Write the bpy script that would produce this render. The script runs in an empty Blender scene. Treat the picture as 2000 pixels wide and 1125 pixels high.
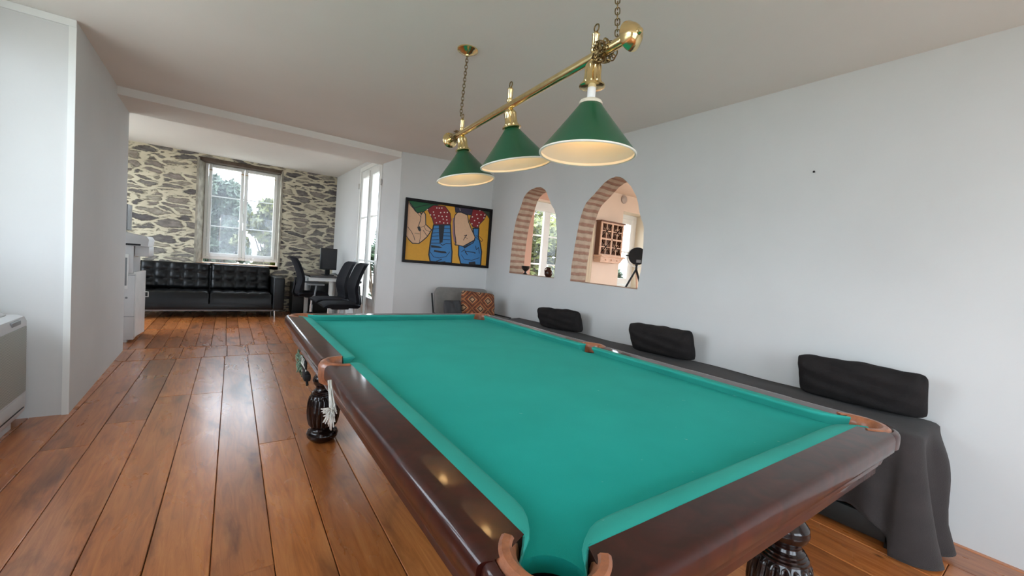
import bpy, bmesh, math, random
import numpy as np
from mathutils import Vector, Matrix
from mathutils.geometry import tessellate_polygon
random.seed(7)
PI = math.pi
scn = bpy.context.scene
C = scn.collection

# ------------------------------------------------------------------ camera
CAM = Vector((0, 0, 1.2341))
F_PX, YAW, PIT, ROLL = 807.03, 0.606024 + math.radians(1.1267), -0.0540058, 0.0785959
def cam_axes():
    cy, sy, cp, sp = math.cos(YAW), math.sin(YAW), math.cos(PIT), math.sin(PIT)
    w = Vector((sy*cp, cy*cp, sp)); r = Vector((cy, -sy, 0)); u = r.cross(w)
    return r*math.cos(ROLL) + u*math.sin(ROLL), -r*math.sin(ROLL) + u*math.cos(ROLL), w
r_, u_, w_ = cam_axes()
cd = bpy.data.cameras.new('camera'); cam = bpy.data.objects.new('camera', cd); C.objects.link(cam)
m = Matrix.Identity(4)
for i in range(3):
    m[i][0], m[i][1], m[i][2], m[i][3] = r_[i], u_[i], -w_[i], CAM[i]
cam.matrix_world = m
cd.sensor_width = 36.0; cd.lens = F_PX*36.0/2000.0; cd.clip_start = 0.02; cd.clip_end = 200
scn.camera = cam
# ------------------------------------------------------------------ sky, light, exposure
SKY = 9.4
wd = bpy.data.worlds.new('sky'); scn.world = wd; wd.use_nodes = True
bgn = wd.node_tree.nodes['Background']
bgn.inputs[0].default_value = (0.77, 0.885, 1.0, 1); bgn.inputs[1].default_value = SKY
scn.view_settings.view_transform = 'Standard'; scn.view_settings.look = 'None'
scn.view_settings.gamma = 1.0; scn.view_settings.exposure = 0.0
try: scn.view_settings.use_curve_mapping = False
except Exception: pass
def portal(x, y, z, w, h, direction):
    """sky portal in a window opening, facing into the room"""
    l = bpy.data.lights.new('window_daylight', 'AREA'); l.shape = 'RECTANGLE'; l.size = w; l.size_y = h
    l.cycles.is_portal = True
    o = bpy.data.objects.new('window_daylight', l); C.objects.link(o); o.location = (x, y, z)
    o.rotation_euler = Vector(direction).to_track_quat('-Z', 'Z').to_euler()
    return o
portal(-1.46, 2.65, 1.725, 2.05, 1.56, (1, 0, 0))        # window over the console unit
portal(-0.98, -0.75, 1.45, 1.7, 2.1, (1, 0, 0))         # unseen second window in the left wall, put in to light the right wall
portal(1.1, -2.52, 1.35, 2.2, 2.3, (0, 1, 0))           # unseen glazed doors added behind the viewer for ambient fill
portal(0.39, 9.42, 1.80, 1.25, 1.9, (0, -1, 0))         # window in the stone wall
portal(-2.3, 7.55, 1.48, 2.1, 2.27, (1, 0, 0))             # unseen side window added to brighten the rear room
portal(2.12, 6.71, 1.45, 1.05, 2.4, (-1, 0, 0))         # french doors
portal(4.75, 5.55, 1.6, 1.5, 1.5, (0, -1, 0))           # arch room window
portal(6.6, 5.60, 1.75, 0.8, 1.5, (0, -1, 0))           # arch room narrow window
portal(8.1, 2.2, 1.6, 2.6, 2.0, (-1, 0, 0))             # unseen side window added to light the arch room
portal(5.6, -1.1, 1.5, 2.8, 2.0, (0, 1, 0))             # unseen garden window added to light the arch room

# ------------------------------------------------------------------ materials
def srgb(r, g, b):
    f = lambda c: (c/255/12.92) if c/255 <= .04045 else ((c/255+.055)/1.055)**2.4
    return (f(r), f(g), f(b), 1)
def new_mat(name):
    m = bpy.data.materials.new(name); m.use_nodes = True
    nt = m.node_tree; b = nt.nodes['Principled BSDF']
    return m, nt, b
def N(nt, t, **kw):
    n = nt.nodes.new(t)
    for k, v in kw.items():
        if k in n.inputs: n.inputs[k].default_value = v
        else: setattr(n, k, v)
    return n
def ramp(nt, fac, stops, interp='LINEAR'):
    r = nt.nodes.new('ShaderNodeValToRGB'); r.color_ramp.interpolation = interp
    el = r.color_ramp.elements
    while len(el) < len(stops): el.new(.5)
    for e, (p, c) in zip(el, stops): e.position = p; e.color = c
    nt.links.new(fac, r.inputs[0]); return r.outputs[0]
def coords(nt, scale=(1, 1, 1), rot=(0, 0, 0), kind='Object'):
    tc = nt.nodes.new('ShaderNodeTexCoord'); mp = nt.nodes.new('ShaderNodeMapping')
    mp.inputs['Scale'].default_value = scale; mp.inputs['Rotation'].default_value = rot
    nt.links.new(tc.outputs[kind], mp.inputs[0]); return mp.outputs[0]
def bump(nt, b, h, strength=.3, dist=.01, normal_in=None):
    n = nt.nodes.new('ShaderNodeBump'); n.inputs['Strength'].default_value = strength
    n.inputs['Distance'].default_value = dist; nt.links.new(h, n.inputs['Height'])
    nt.links.new(n.outputs[0], b.inputs['Normal']); return n
def simple(name, col, rough=.5, metal=0, var=.06, scale=8, bmp=0, bscale=60, coat=0, spec=.5, sheen=0, stretch=(1, 1, 1)):
    m, nt, b = new_mat(name)
    nz = N(nt, 'ShaderNodeTexNoise', Scale=scale, Detail=4.0)
    nt.links.new(coords(nt, stretch), nz.inputs['Vector'])
    c = Vector(col[:3])
    lo = tuple(c*(1-var))+(1,); hi = tuple(min(1, x) for x in c*(1+var))+(1,)
    nt.links.new(ramp(nt, nz.outputs[0], [(.3, lo), (.7, hi)]), b.inputs['Base Color'])
    b.inputs['Roughness'].default_value = rough; b.inputs['Metallic'].default_value = metal
    b.inputs['Coat Weight'].default_value = coat; b.inputs['Coat Roughness'].default_value = .08
    b.inputs['Specular IOR Level'].default_value = spec
    if sheen: b.inputs['Sheen Weight'].default_value = sheen; b.inputs['Sheen Roughness'].default_value = .6
    if bmp:
        n2 = N(nt, 'ShaderNodeTexNoise', Scale=bscale, Detail=3.0)
        nt.links.new(coords(nt, stretch), n2.inputs['Vector'])
        bump(nt, b, n2.outputs[0], bmp, .005)
    return m
M = {}
M['plaster'] = simple('white_plaster', (.68, .68, .665, 1), .75, var=.03, scale=1.6, bmp=.25, bscale=14, spec=.25)
M['ceiling'] = simple('ceiling_paint', (.84, .81, .76, 1), .8, var=.02, scale=1.2, bmp=.1, bscale=20, spec=.2)
M['peach'] = simple('peach_paint', (.82, .66, .53, 1), .7, var=.03, scale=2, bmp=.1, bscale=18, spec=.2)
M['pink'] = simple('pink_paint', (.70, .43, .32, 1), .7, var=.03, scale=2, spec=.2)
M['cream'] = simple('cream_paint', (.80, .70, .55, 1), .6, var=.02, scale=3, spec=.3)
M['white_wood'] = simple('white_painted_wood', (.84, .84, .80, 1), .35, var=.03, scale=6, bmp=.05, bscale=40)
M['white_trim'] = simple('white_trim_paint', (.82, .83, .80, 1), .4, var=.02, scale=6)
M['grout'] = simple('dark_gap', (.012, .008, .006, 1), .9)
M['brass'] = simple('polished_brass', (.80, .63, .32, 1), .17, 1, var=.08, scale=30)
M['old_brass'] = simple('aged_brass_chain', (.26, .19, .09, 1), .32, 1, var=.2, scale=60)
M['shade_green'] = simple('green_enamel', (.008, .095, .040, 1), .30, var=.04, scale=8, coat=.25)
M['shade_white'] = simple('white_enamel', (.86, .80, .70, 1), .35, var=.02)
M['socket'] = simple('white_porcelain', (.8, .8, .78, 1), .3)
M['beige'] = simple('beige_collar', (.72, .66, .52, 1), .45)
M['leather'] = simple('tan_pocket_leather', (.33, .115, .052, 1), .38, var=.3, scale=45, bmp=.25, bscale=120, coat=.25)
M['mahog_dark'] = simple('dark_turned_mahogany', (.008, .0025, .002, 1), .16, var=.3, scale=10, coat=.25, spec=.4)
M['black_leather'] = simple('black_leather', (.006, .0065, .007, 1), .34, var=.2, scale=12, bmp=.1, bscale=150, spec=.3)
M['black_fabric'] = simple('black_mesh_fabric', (.012, .012, .015, 1), .85, var=.15, scale=60, bmp=.3, bscale=300, spec=.2)
M['black_plastic'] = simple('black_plastic', (.008, .008, .009, 1), .4, spec=.3)
M['screen'] = simple('monitor_screen', (.018, .018, .02, 1), .12)
M['chrome'] = simple('chrome', (.72, .72, .72, 1), .15, 1)
M['office_white'] = simple('office_white_plastic', (.60, .60, .60, 1), .35, var=.02)
M['office_grey'] = simple('office_grey_plastic', (.22, .23, .24, 1), .4)
M['cloth_dark'] = simple('charcoal_throw', (.033, .0265, .0255, 1), .95, var=.12, scale=9, bmp=.35, bscale=220, sheen=.06)
M['pillow_dark'] = simple('black_cotton', (.021, .0185, .018, 1), .95, var=.15, scale=14, bmp=.4, bscale=90, spec=.2)
M['bench_wood'] = simple('black_stained_wood', (.010, .012, .011, 1), .45, var=.2, scale=20)
M['grey_fabric'] = simple('grey_upholstery', (.20, .19, .175, 1), .9, var=.08, scale=30, bmp=.3, bscale=250, sheen=.2)
M['grey_dark'] = simple('slate_cushion', (.05, .052, .056, 1), .9, var=.08, scale=30, bmp=.3, bscale=250)
M['desk_top'] = simple('dark_desk_top', (.028, .022, .022, 1), .3)
M['frame_dark'] = simple('dark_picture_frame', (.008, .005, .005, 1), .45, spec=.2)
M['wood_light'] = simple('carved_pine', (.74, .48, .33, 1), .55, var=.15, scale=12, stretch=(1, 1, 6))
M['ceramic_black'] = simple('black_glaze', (.012, .011, .010, 1), .18)
M['ceramic_brown'] = simple('brown_glaze', (.06, .02, .012, 1), .2)
M['net'] = simple('white_cotton_net', (.70, .68, .63, 1), .9, var=.1, scale=60)
M['net_green'] = simple('green_cotton_net', (.16, .25, .17, 1), .9, var=.2, scale=60)
M['bark'] = simple('bark', (.10, .07, .05, 1), .9, var=.3, scale=20)
M['bounce_ground'] = simple('pale_bounce_ground', (.46, .43, .37, 1), .95, var=.15, scale=6)  # outside ground kept pale on purpose, to bounce daylight up to the ceilings
M['leaf_dark'] = simple('leaf_dark', (.030, .060, .022, 1), .6, var=.5, scale=5)
M['leaf_lime'] = simple('leaf_lime', (.12, .13, .025, 1), .55, var=.5, scale=5)
M['leaf_grey'] = simple('leaf_silver', (.060, .085, .055, 1), .6, var=.4, scale=5)
M['cable'] = simple('grey_cable', (.4, .4, .4, 1), .5)
M['ext_stone'] = simple('outside_stone', (.22, .20, .17, 1), .9, var=.4, scale=5)

# bulb
m, nt, b = new_mat('warm_bulb'); b.inputs['Emission Color'].default_value = (1, .60, .25, 1); b.inputs['Emission Strength'].default_value = 14
b.inputs['Base Color'].default_value = (1, .9, .7, 1); M['bulb'] = m
# glass
m, nt, b = new_mat('window_glass')
b.inputs['Base Color'].default_value = (1, 1, 1, 1); b.inputs['Roughness'].default_value = 0
g = nt.nodes.new('ShaderNodeBsdfTransparent'); gl = nt.nodes.new('ShaderNodeBsdfGlossy'); gl.inputs['Roughness'].default_value = .02
mx = nt.nodes.new('ShaderNodeMixShader'); mx.inputs[0].default_value = .02
nt.links.new(g.outputs[0], mx.inputs[1]); nt.links.new(gl.outputs[0], mx.inputs[2]); nt.links.new(mx.outputs[0], nt.nodes['Material Output'].inputs[0]); M['glass'] = m
# sheer curtain
m, nt, b = new_mat('sheer_voile'); tr = nt.nodes.new('ShaderNodeBsdfTransparent'); df = nt.nodes.new('ShaderNodeBsdfTranslucent'); d2 = nt.nodes.new('ShaderNodeBsdfDiffuse')
df.inputs[0].default_value = (.62, .66, .72, 1); d2.inputs[0].default_value = (.8, .82, .86, 1)
a = nt.nodes.new('ShaderNodeMixShader'); a.inputs[0].default_value = .55; nt.links.new(df.outputs[0], a.inputs[1]); nt.links.new(d2.outputs[0], a.inputs[2])
mx = nt.nodes.new('ShaderNodeMixShader')
cv = coords(nt, (11, 11, 8.5)); vo = N(nt, 'ShaderNodeTexVoronoi', Scale=1.0, Randomness=.15); nt.links.new(cv, vo.inputs['Vector'])
rr = ramp(nt, vo.outputs['Distance'], [(.0, (.52,)*3+(1,)), (.22, (.50,)*3+(1,)), (.30, (.25,)*3+(1,)), (1, (.20,)*3+(1,))])
nt.links.new(rr, mx.inputs[0]); nt.links.new(tr.outputs[0], mx.inputs[1]); nt.links.new(a.outputs[0], mx.inputs[2]); nt.links.new(mx.outputs[0], nt.nodes['Material Output'].inputs[0]); M['sheer'] = m

# baize
def baize(name, c0, c1, rough=.9):
    m, nt, b = new_mat(name)
    n1 = N(nt, 'ShaderNodeTexNoise', Scale=5.0, Detail=5.0); nt.links.new(coords(nt), n1.inputs['Vector'])
    n2 = N(nt, 'ShaderNodeTexNoise', Scale=450.0, Detail=2.0); nt.links.new(coords(nt), n2.inputs['Vector'])
    n3 = N(nt, 'ShaderNodeTexNoise', Scale=38.0, Detail=2.0); nt.links.new(coords(nt), n3.inputs['Vector'])
    base = ramp(nt, n1.outputs[0], [(.3, c0), (.7, c1)])
    sp = ramp(nt, n3.outputs[0], [(.74, (0, 0, 0, 1)), (.80, (.35, .35, .35, 1))])
    mix = N(nt, 'ShaderNodeMixRGB'); mix.inputs[2].default_value = (.35, .62, .55, 1)
    nt.links.new(sp, mix.inputs[0]); nt.links.new(base, mix.inputs[1]); nt.links.new(mix.outputs[0], b.inputs['Base Color'])
    b.inputs['Roughness'].default_value = rough; b.inputs['Sheen Weight'].default_value = .06; b.inputs['Sheen Roughness'].default_value = .5
    b.inputs['Sheen Tint'].default_value = (.5, 1, .9, 1)
    b.inputs['Specular IOR Level'].default_value = .15
    bump(nt, b, n2.outputs[0], .25, .002); return m
M['baize'] = baize('green_baize', (.008, .35, .295, 1), (.011, .39, .33, 1))
M['baize_cush'] = baize('green_cushion_baize', (.022, .30, .245, 1), (.032, .35, .285, 1))

# mahogany rail: red-brown lacquer with grain, clear coat
m, nt, b = new_mat('lacquered_mahogany')
nz = N(nt, 'ShaderNodeTexNoise', Scale=2.2, Detail=6.0, Distortion=1.5); nt.links.new(coords(nt, (6, 6, 3)), nz.inputs['Vector'])
nt.links.new(ramp(nt, nz.outputs[0], [(.3, (.020, .0032, .002, 1)), (.7, (.052, .0075, .004, 1))]), b.inputs['Base Color'])
b.inputs['Roughness'].default_value = .45; b.inputs['Specular IOR Level'].default_value = .15; b.inputs['Coat Weight'].default_value = .62; b.inputs['Coat Roughness'].default_value = .07
n2 = N(nt, 'ShaderNodeTexNoise', Scale=9.0, Detail=2.0); nt.links.new(coords(nt), n2.inputs['Vector']); bump(nt, b, n2.outputs[0], .06, .01)
M['mahog'] = m

# floor planks
m, nt, b = new_mat('varnished_pine_planks')
at = N(nt, 'ShaderNodeAttribute', attribute_name='plank')
sep = nt.nodes.new('ShaderNodeSeparateColor'); nt.links.new(at.outputs['Color'], sep.inputs[0])
tc = nt.nodes.new('ShaderNodeTexCoord')
off = N(nt, 'ShaderNodeVectorMath', operation='MULTIPLY_ADD'); 
nt.links.new(at.outputs['Color'], off.inputs[0]); off.inputs[1].default_value = (37, 53, 71); nt.links.new(tc.outputs['Object'], off.inputs[2])
mp = N(nt, 'ShaderNodeMapping'); mp.inputs['Scale'].default_value = (1, .09, 1); nt.links.new(off.outputs[0], mp.inputs[0])
g1 = N(nt, 'ShaderNodeTexNoise', Scale=26.0, Detail=8.0, Distortion=1.2, Roughness=.65); nt.links.new(mp.outputs[0], g1.inputs['Vector'])
mp2 = N(nt, 'ShaderNodeMapping'); mp2.inputs['Scale'].default_value = (1, .35, 1); nt.links.new(off.outputs[0], mp2.inputs[0])
g2 = N(nt, 'ShaderNodeTexNoise', Scale=5.0, Detail=5.0, Distortion=.6); nt.links.new(mp2.outputs[0], g2.inputs['Vector'])
grain = ramp(nt, g1.outputs[0], [(.25, (.28, .082, .022, 1)), (.5, (.50, .168, .046, 1)), (.78, (.66, .27, .085, 1))])
patch = ramp(nt, g2.outputs[0], [(.28, (.40, .37, .36, 1)), (.42, (.95, .95, .95, 1)), (.7, (1.12, 1.08, 1.0, 1))])
mu = N(nt, 'ShaderNodeMixRGB', blend_type='MULTIPLY'); mu.inputs[0].default_value = 1; nt.links.new(grain, mu.inputs[1]); nt.links.new(patch, mu.inputs[2])
tone = ramp(nt, sep.outputs[0], [(0, (.72, .66, .62, 1)), (.5, (1, 1, 1, 1)), (1, (1.18, 1.12, 1.05, 1))])
mu2 = N(nt, 'ShaderNodeMixRGB', blend_type='MULTIPLY'); mu2.inputs[0].default_value = 1; nt.links.new(mu.outputs[0], mu2.inputs[1]); nt.links.new(tone, mu2.inputs[2])
# knots
kn = N(nt, 'ShaderNodeTexVoronoi', Scale=2.7, Randomness=1.0); mp3 = N(nt, 'ShaderNodeMapping'); mp3.inputs['Scale'].default_value = (1.4, .75, 1); nt.links.new(off.outputs[0], mp3.inputs[0]); nt.links.new(mp3.outputs[0], kn.inputs['Vector'])
kr = ramp(nt, kn.outputs['Distance'], [(.02, (.75,)*3+(1,)), (.06, (0, 0, 0, 1))])
mk = N(nt, 'ShaderNodeMixRGB'); mk.inputs[2].default_value = (.045, .015, .008, 1); nt.links.new(kr, mk.inputs[0]); nt.links.new(mu2.outputs[0], mk.inputs[1])
nt.links.new(mk.outputs[0], b.inputs['Base Color'])
rr = ramp(nt, g2.outputs[0], [(.3, (.36,)*3+(1,)), (.7, (.24,)*3+(1,))]); nt.links.new(rr, b.inputs['Roughness'])
b.inputs['Coat Weight'].default_value = .6; b.inputs['Coat Roughness'].default_value = .21
n3 = N(nt, 'ShaderNodeTexNoise', Scale=5.0, Detail=1.0); nt.links.new(mp2.outputs[0], n3.inputs['Vector'])
bump(nt, b, n3.outputs[0], .05, .004); M['floor'] = m

# rubble stone wall
m, nt, b = new_mat('rubble_stone')
tc = nt.nodes.new('ShaderNodeTexCoord')
nzw = N(nt, 'ShaderNodeTexNoise', Scale=3.0, Detail=4.0); nt.links.new(tc.outputs['Object'], nzw.inputs['Vector'])
wv = N(nt, 'ShaderNodeVectorMath', operation='MULTIPLY_ADD'); nt.links.new(nzw.outputs['Color'], wv.inputs[0]); wv.inputs[1].default_value = (.22, 0, .12); nt.links.new(tc.outputs['Object'], wv.inputs[2])
mp = N(nt, 'ShaderNodeMapping'); mp.inputs['Scale'].default_value = (3.1, .01, 10.5); nt.links.new(wv.outputs[0], mp.inputs[0])
ve = N(nt, 'ShaderNodeTexVoronoi', feature='DISTANCE_TO_EDGE', Scale=1.0); vc = N(nt, 'ShaderNodeTexVoronoi', Scale=1.0)
nt.links.new(mp.outputs[0], ve.inputs['Vector']); nt.links.new(mp.outputs[0], vc.inputs['Vector'])
fz = N(nt, 'ShaderNodeTexNoise', Scale=16.0, Detail=6.0, Roughness=.7); mpf = N(nt, 'ShaderNodeMapping'); mpf.inputs['Scale'].default_value = (.6, 1, 1.6)
nt.links.new(tc.outputs['Object'], mpf.inputs[0]); nt.links.new(mpf.outputs[0], fz.inputs['Vector'])
th = N(nt, 'ShaderNodeMath', operation='MULTIPLY_ADD'); nt.links.new(fz.outputs[0], th.inputs[0]); th.inputs[1].default_value = -.62; nt.links.new(ve.outputs['Distance'], th.inputs[2])
mask = ramp(nt, th.outputs[0], [(-0.0, (0, 0, 0, 1)), (.02, (1, 1, 1, 1))])
sh = N(nt, 'ShaderNodeMath', operation='ADD'); nt.links.new(th.outputs[0], sh.inputs[0]); sh.inputs[1].default_value = .232
mask = ramp(nt, sh.outputs[0], [(.0, (0, 0, 0, 1)), (.07, (1, 1, 1, 1))])
sc = nt.nodes.new('ShaderNodeSeparateColor'); nt.links.new(vc.outputs['Color'], sc.inputs[0])
stone = ramp(nt, sc.outputs[0], [(0, (.10, .09, .09, 1)), (.35, (.20, .18, .16, 1)), (.6, (.26, .22, .19, 1)), (.8, (.36, .32, .25, 1)), (1, (.15, .135, .14, 1))])
vz = ramp(nt, fz.outputs[0], [(.35, (.5,)*3+(1,)), (.65, (1.5,)*3+(1,))])
ms = N(nt, 'ShaderNodeMixRGB', blend_type='MULTIPLY'); ms.inputs[0].default_value = 1; nt.links.new(stone, ms.inputs[1]); nt.links.new(vz, ms.inputs[2])
mort = ramp(nt, nzw.outputs[0], [(.3, (.54, .48, .35, 1)), (.7, (.72, .66, .50, 1))])
mm = N(nt, 'ShaderNodeMixRGB'); nt.links.new(mask, mm.inputs[0]); nt.links.new(mort, mm.inputs[1]); nt.links.new(ms.outputs[0], mm.inputs[2])
nt.links.new(mm.outputs[0], b.inputs['Base Color']); b.inputs['Roughness'].default_value = .9
bump(nt, b, mask, .8, .02); M['stone'] = m

# brick reveals of the arches: UV = (metres along the opening, depth)
m, nt, b = new_mat('arch_bricks')
tc = nt.nodes.new('ShaderNodeTexCoord')
nz = N(nt, 'ShaderNodeTexNoise', Scale=9.0, Detail=4.0); nt.links.new(tc.outputs['UV'], nz.inputs['Vector'])
sx = nt.nodes.new('ShaderNodeSeparateXYZ'); nt.links.new(tc.outputs['UV'], sx.inputs[0])
aa = N(nt, 'ShaderNodeMath', operation='MULTIPLY_ADD'); nt.links.new(nz.outputs[0], aa.inputs[0]); aa.inputs[1].default_value = .035; nt.links.new(sx.outputs[0], aa.inputs[2])
md = N(nt, 'ShaderNodeMath', operation='MODULO'); nt.links.new(aa.outputs[0], md.inputs[0]); md.inputs[1].default_value = .078
dv = N(nt, 'ShaderNodeMath', operation='DIVIDE'); nt.links.new(md.outputs[0], dv.inputs[0]); dv.inputs[1].default_value = .078
k = ramp(nt, dv.outputs[0], [(.0, (0, 0, 0, 1)), (.10, (1, 1, 1, 1)), (.42, (1, 1, 1, 1)), (.55, (0, 0, 0, 1))])
n5 = N(nt, 'ShaderNodeTexNoise', Scale=14.0, Detail=5.0); nt.links.new(tc.outputs['UV'], n5.inputs['Vector'])
bc = ramp(nt, n5.outputs[0], [(.35, (.27, .145, .10, 1)), (.65, (.36, .21, .15, 1))]); mc = ramp(nt, n5.outputs[0], [(.3, (.40, .30, .22, 1)), (.7, (.52, .41, .31, 1))])
mm = N(nt, 'ShaderNodeMixRGB'); nt.links.new(k, mm.inputs[0]); nt.links.new(mc, mm.inputs[1]); nt.links.new(bc, mm.inputs[2]); nt.links.new(mm.outputs[0], b.inputs['Base Color'])
b.inputs['Roughness'].default_value = .9; bump(nt, b, k, .6, .01); M['brick'] = m

# kilim cushion (diamonds)
m, nt, b = new_mat('kilim_fabric')
cv = coords(nt, (6.5, 1, 6.5), (0, PI/4, 0)); vo = N(nt, 'ShaderNodeTexVoronoi', Scale=1.0, Randomness=.0, distance='CHEBYCHEV'); nt.links.new(cv, vo.inputs['Vector'])
kc = ramp(nt, vo.outputs['Distance'], [(.0, (.55, .34, .20, 1)), (.12, (.09, .04, .03, 1)), (.2, (.45, .24, .12, 1)), (.27, (.28, .075, .03, 1)), (.36, (.10, .045, .03, 1)), (.44, (.33, .12, .05, 1))], 'CONSTANT')
nz = N(nt, 'ShaderNodeTexNoise', Scale=22.0, Detail=3.0); nt.links.new(coords(nt), nz.inputs['Vector'])
k2 = ramp(nt, nz.outputs[0], [(.4, (.75,)*3+(1,)), (.6, (1.2, 1.15, 1.05, 1))])
mm = N(nt, 'ShaderNodeMixRGB', blend_type='MULTIPLY'); mm.inputs[0].default_value = 1; nt.links.new(kc, mm.inputs[1]); nt.links.new(k2, mm.inputs[2]); nt.links.new(mm.outputs[0], b.inputs['Base Color'])
b.inputs['Roughness'].default_value = .95; M['kilim'] = m
# grille of the console unit
m, nt, b = new_mat('perforated_grille')
cv = coords(nt, (1, 1, 1)); sx = nt.nodes.new('ShaderNodeSeparateXYZ'); nt.links.new(cv, sx.inputs[0])
def stripes(o, f):
    a = N(nt, 'ShaderNodeMath', operation='MULTIPLY'); nt.links.new(o, a.inputs[0]); a.inputs[1].default_value = f
    s = N(nt, 'ShaderNodeMath', operation='SINE'); nt.links.new(a.outputs[0], s.inputs[0]); return s.outputs[0]
pr = N(nt, 'ShaderNodeMath', operation='MULTIPLY'); nt.links.new(stripes(sx.outputs[1], 420), pr.inputs[0]); nt.links.new(stripes(sx.outputs[2], 420), pr.inputs[1])
nt.links.new(ramp(nt, pr.outputs[0], [(.0, (.46, .47, .42, 1)), (.3, (.17, .18, .155, 1))]), b.inputs['Base Color']); b.inputs['Roughness'].default_value = .5; M['grille'] = m
def flat(name, col, rough=.55): 
    M[name] = simple(name, col, rough, var=.03, scale=40); return M[name]
flat('art_yellow', srgb(222, 160, 42)); flat('art_skin', srgb(222, 178, 142)); flat('art_blue', srgb(58, 126, 184)); flat('art_red', srgb(140, 24, 30))
flat('art_black', (.010, .012, .018, 1)); flat('art_green', srgb(20, 92, 50)); flat('art_white', srgb(235, 225, 215)); flat('art_indigo', srgb(48, 40, 66)); flat('art_darkgreen', srgb(52, 64, 42)); flat('art_mauve', srgb(150, 110, 120))

# ------------------------------------------------------------------ mesh helpers
def mesh_obj(name, bm, mats, parent=None, smooth=35, loc=None, rot=None):
    bmesh.ops.recalc_face_normals(bm, faces=bm.faces[:])
    me = bpy.data.meshes.new(name); bm.to_mesh(me); bm.free()
    if not isinstance(mats, (list, tuple)): mats = [mats]
    for x in mats: me.materials.append(x)
    if smooth:
        me.shade_smooth(); me.set_sharp_from_angle(angle=math.radians(smooth))
    o = bpy.data.objects.new(name, me); C.objects.link(o)
    if parent: o.parent = parent
    if loc is not None: o.location = loc
    if rot is not None: o.rotation_euler = rot
    return o
def struct(name, bm, mats, smooth=0):
    o = mesh_obj(name, bm, mats, smooth=smooth); o['kind'] = 'structure'; return o
def tag(o, label, cat, group=None, kind=None):
    o['label'] = label; o['category'] = cat
    if group: o['group'] = group
    if kind: o['kind'] = kind
    return o
def thing(name, label, cat, loc=(0, 0, 0), rz=0, group=None):
    o = bpy.data.objects.new(name, None); o.empty_display_size = .1; C.objects.link(o)
    o.location = loc; o.rotation_euler = (0, 0, rz)
    return tag(o, label, cat, group)
def dup(root, loc, rz, label=None):
    def rec(o, par):
        c = o.copy(); C.objects.link(c)
        if par: c.parent = par
        for ch in list(o.children): rec(ch, c)
        return c
    r = rec(root, None); r.location = loc; r.rotation_euler = (0, 0, rz)
    if label: r['label'] = label
    return r
def BM(): return bmesh.new()
def box(bm, x0, x1, y0, y1, z0, z1, bev=0, seg=2, mi=0, mat=None):
    r = bmesh.ops.create_cube(bm, size=1)
    vs = r['verts']
    bmesh.ops.scale(bm, vec=(x1-x0, y1-y0, z1-z0), verts=vs)
    bmesh.ops.translate(bm, vec=((x0+x1)/2, (y0+y1)/2, (z0+z1)/2), verts=vs)
    fs = list({f for v in vs for f in v.link_faces})
    for f in fs: f.material_index = mi
    if bev:
        es = list({e for v in vs for e in v.link_edges})
        rr = bmesh.ops.bevel(bm, geom=es, offset=bev, segments=seg, profile=.6, affect='EDGES')
        vs = list({v for f in rr['faces'] for v in f.verts} | {v for v in vs if v.is_valid})
    if mat is not None: bmesh.ops.transform(bm, matrix=mat, verts=vs)
    return vs
def lathe(bm, prof, n=32, mat=None, cap=True, mi=0, mod=None):
    rings = []
    for (r, z) in prof:
        ring = []
        for i in range(n):
            a = 2*PI*i/n; rr = mod(r, z, a) if mod else r
            v = Vector((rr*math.cos(a), rr*math.sin(a), z))
            if mat is not None: v = mat @ v
            ring.append(bm.verts.new(v))
        rings.append(ring)
    for a, b in zip(rings, rings[1:]):
        for i in range(n):
            f = bm.faces.new((a[i], a[(i+1) % n], b[(i+1) % n], b[i])); f.material_index = mi
    if cap:
        for ring in (rings[0], rings[-1]):
            try: f = bm.faces.new(ring); f.material_index = mi
            except ValueError: pass
    return rings
def tube(bm, pts, r, n=8, closed=False, mi=0, cap=True, sx=1.0):
    pts = [Vector(p) for p in pts]; rings = []; L = len(pts); up = None
    for i, p in enumerate(pts):
        if closed: t = pts[(i+1) % L]-pts[i-1]
        else: t = pts[min(i+1, L-1)]-pts[max(i-1, 0)]
        t.normalize()
        if up is None:
            up = Vector((0, 0, 1)) if abs(t.z) < .9 else Vector((1, 0, 0))
        s = t.cross(up)
        if s.length < 1e-5: s = t.orthogonal()
        s.normalize(); up = s.cross(t); up.normalize()
        rr = r[i] if isinstance(r, (list, tuple)) else r
        rings.append([bm.verts.new(p + s*math.cos(2*PI*k/n)*rr*sx + up*math.sin(2*PI*k/n)*rr) for k in range(n)])
    prs = list(zip(rings, rings[1:])) + ([(rings[-1], rings[0])] if closed else [])
    for a, b in prs:
        for k in range(n):
            f = bm.faces.new((a[k], a[(k+1) % n], b[(k+1) % n], b[k])); f.material_index = mi
    if cap and not closed:
        for q in (rings[0], rings[-1]): bm.faces.new(q).material_index = mi
def grid(bm, nu, nv, fn, mi=0, closed_u=False):
    V = [[bm.verts.new(fn(i/nu, j/nv)) for j in range(nv+1)] for i in range(nu+(0 if closed_u else 1))]
    n = len(V)
    for i in range(nu):
        for j in range(nv):
            f = bm.faces.new((V[i][j], V[(i+1) % n][j], V[(i+1) % n][j+1], V[i][j+1])); f.material_index = mi
    return V
def prism(bm, pts, z0, z1, mi=0, mat=None):
    """plan polygon extruded upward"""
    a = [Vector((x, y, z0)) for x, y in pts]; b = [Vector((x, y, z1)) for x, y in pts]
    if mat is not None: a = [mat @ v for v in a]; b = [mat @ v for v in b]
    A = [bm.verts.new(v) for v in a]; B = [bm.verts.new(v) for v in b]; n = len(A)
    for i in range(n): bm.faces.new((A[i], A[(i+1) % n], B[(i+1) % n], B[i])).material_index = mi
    bm.faces.new(A).material_index = mi; bm.faces.new(B).material_index = mi
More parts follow.
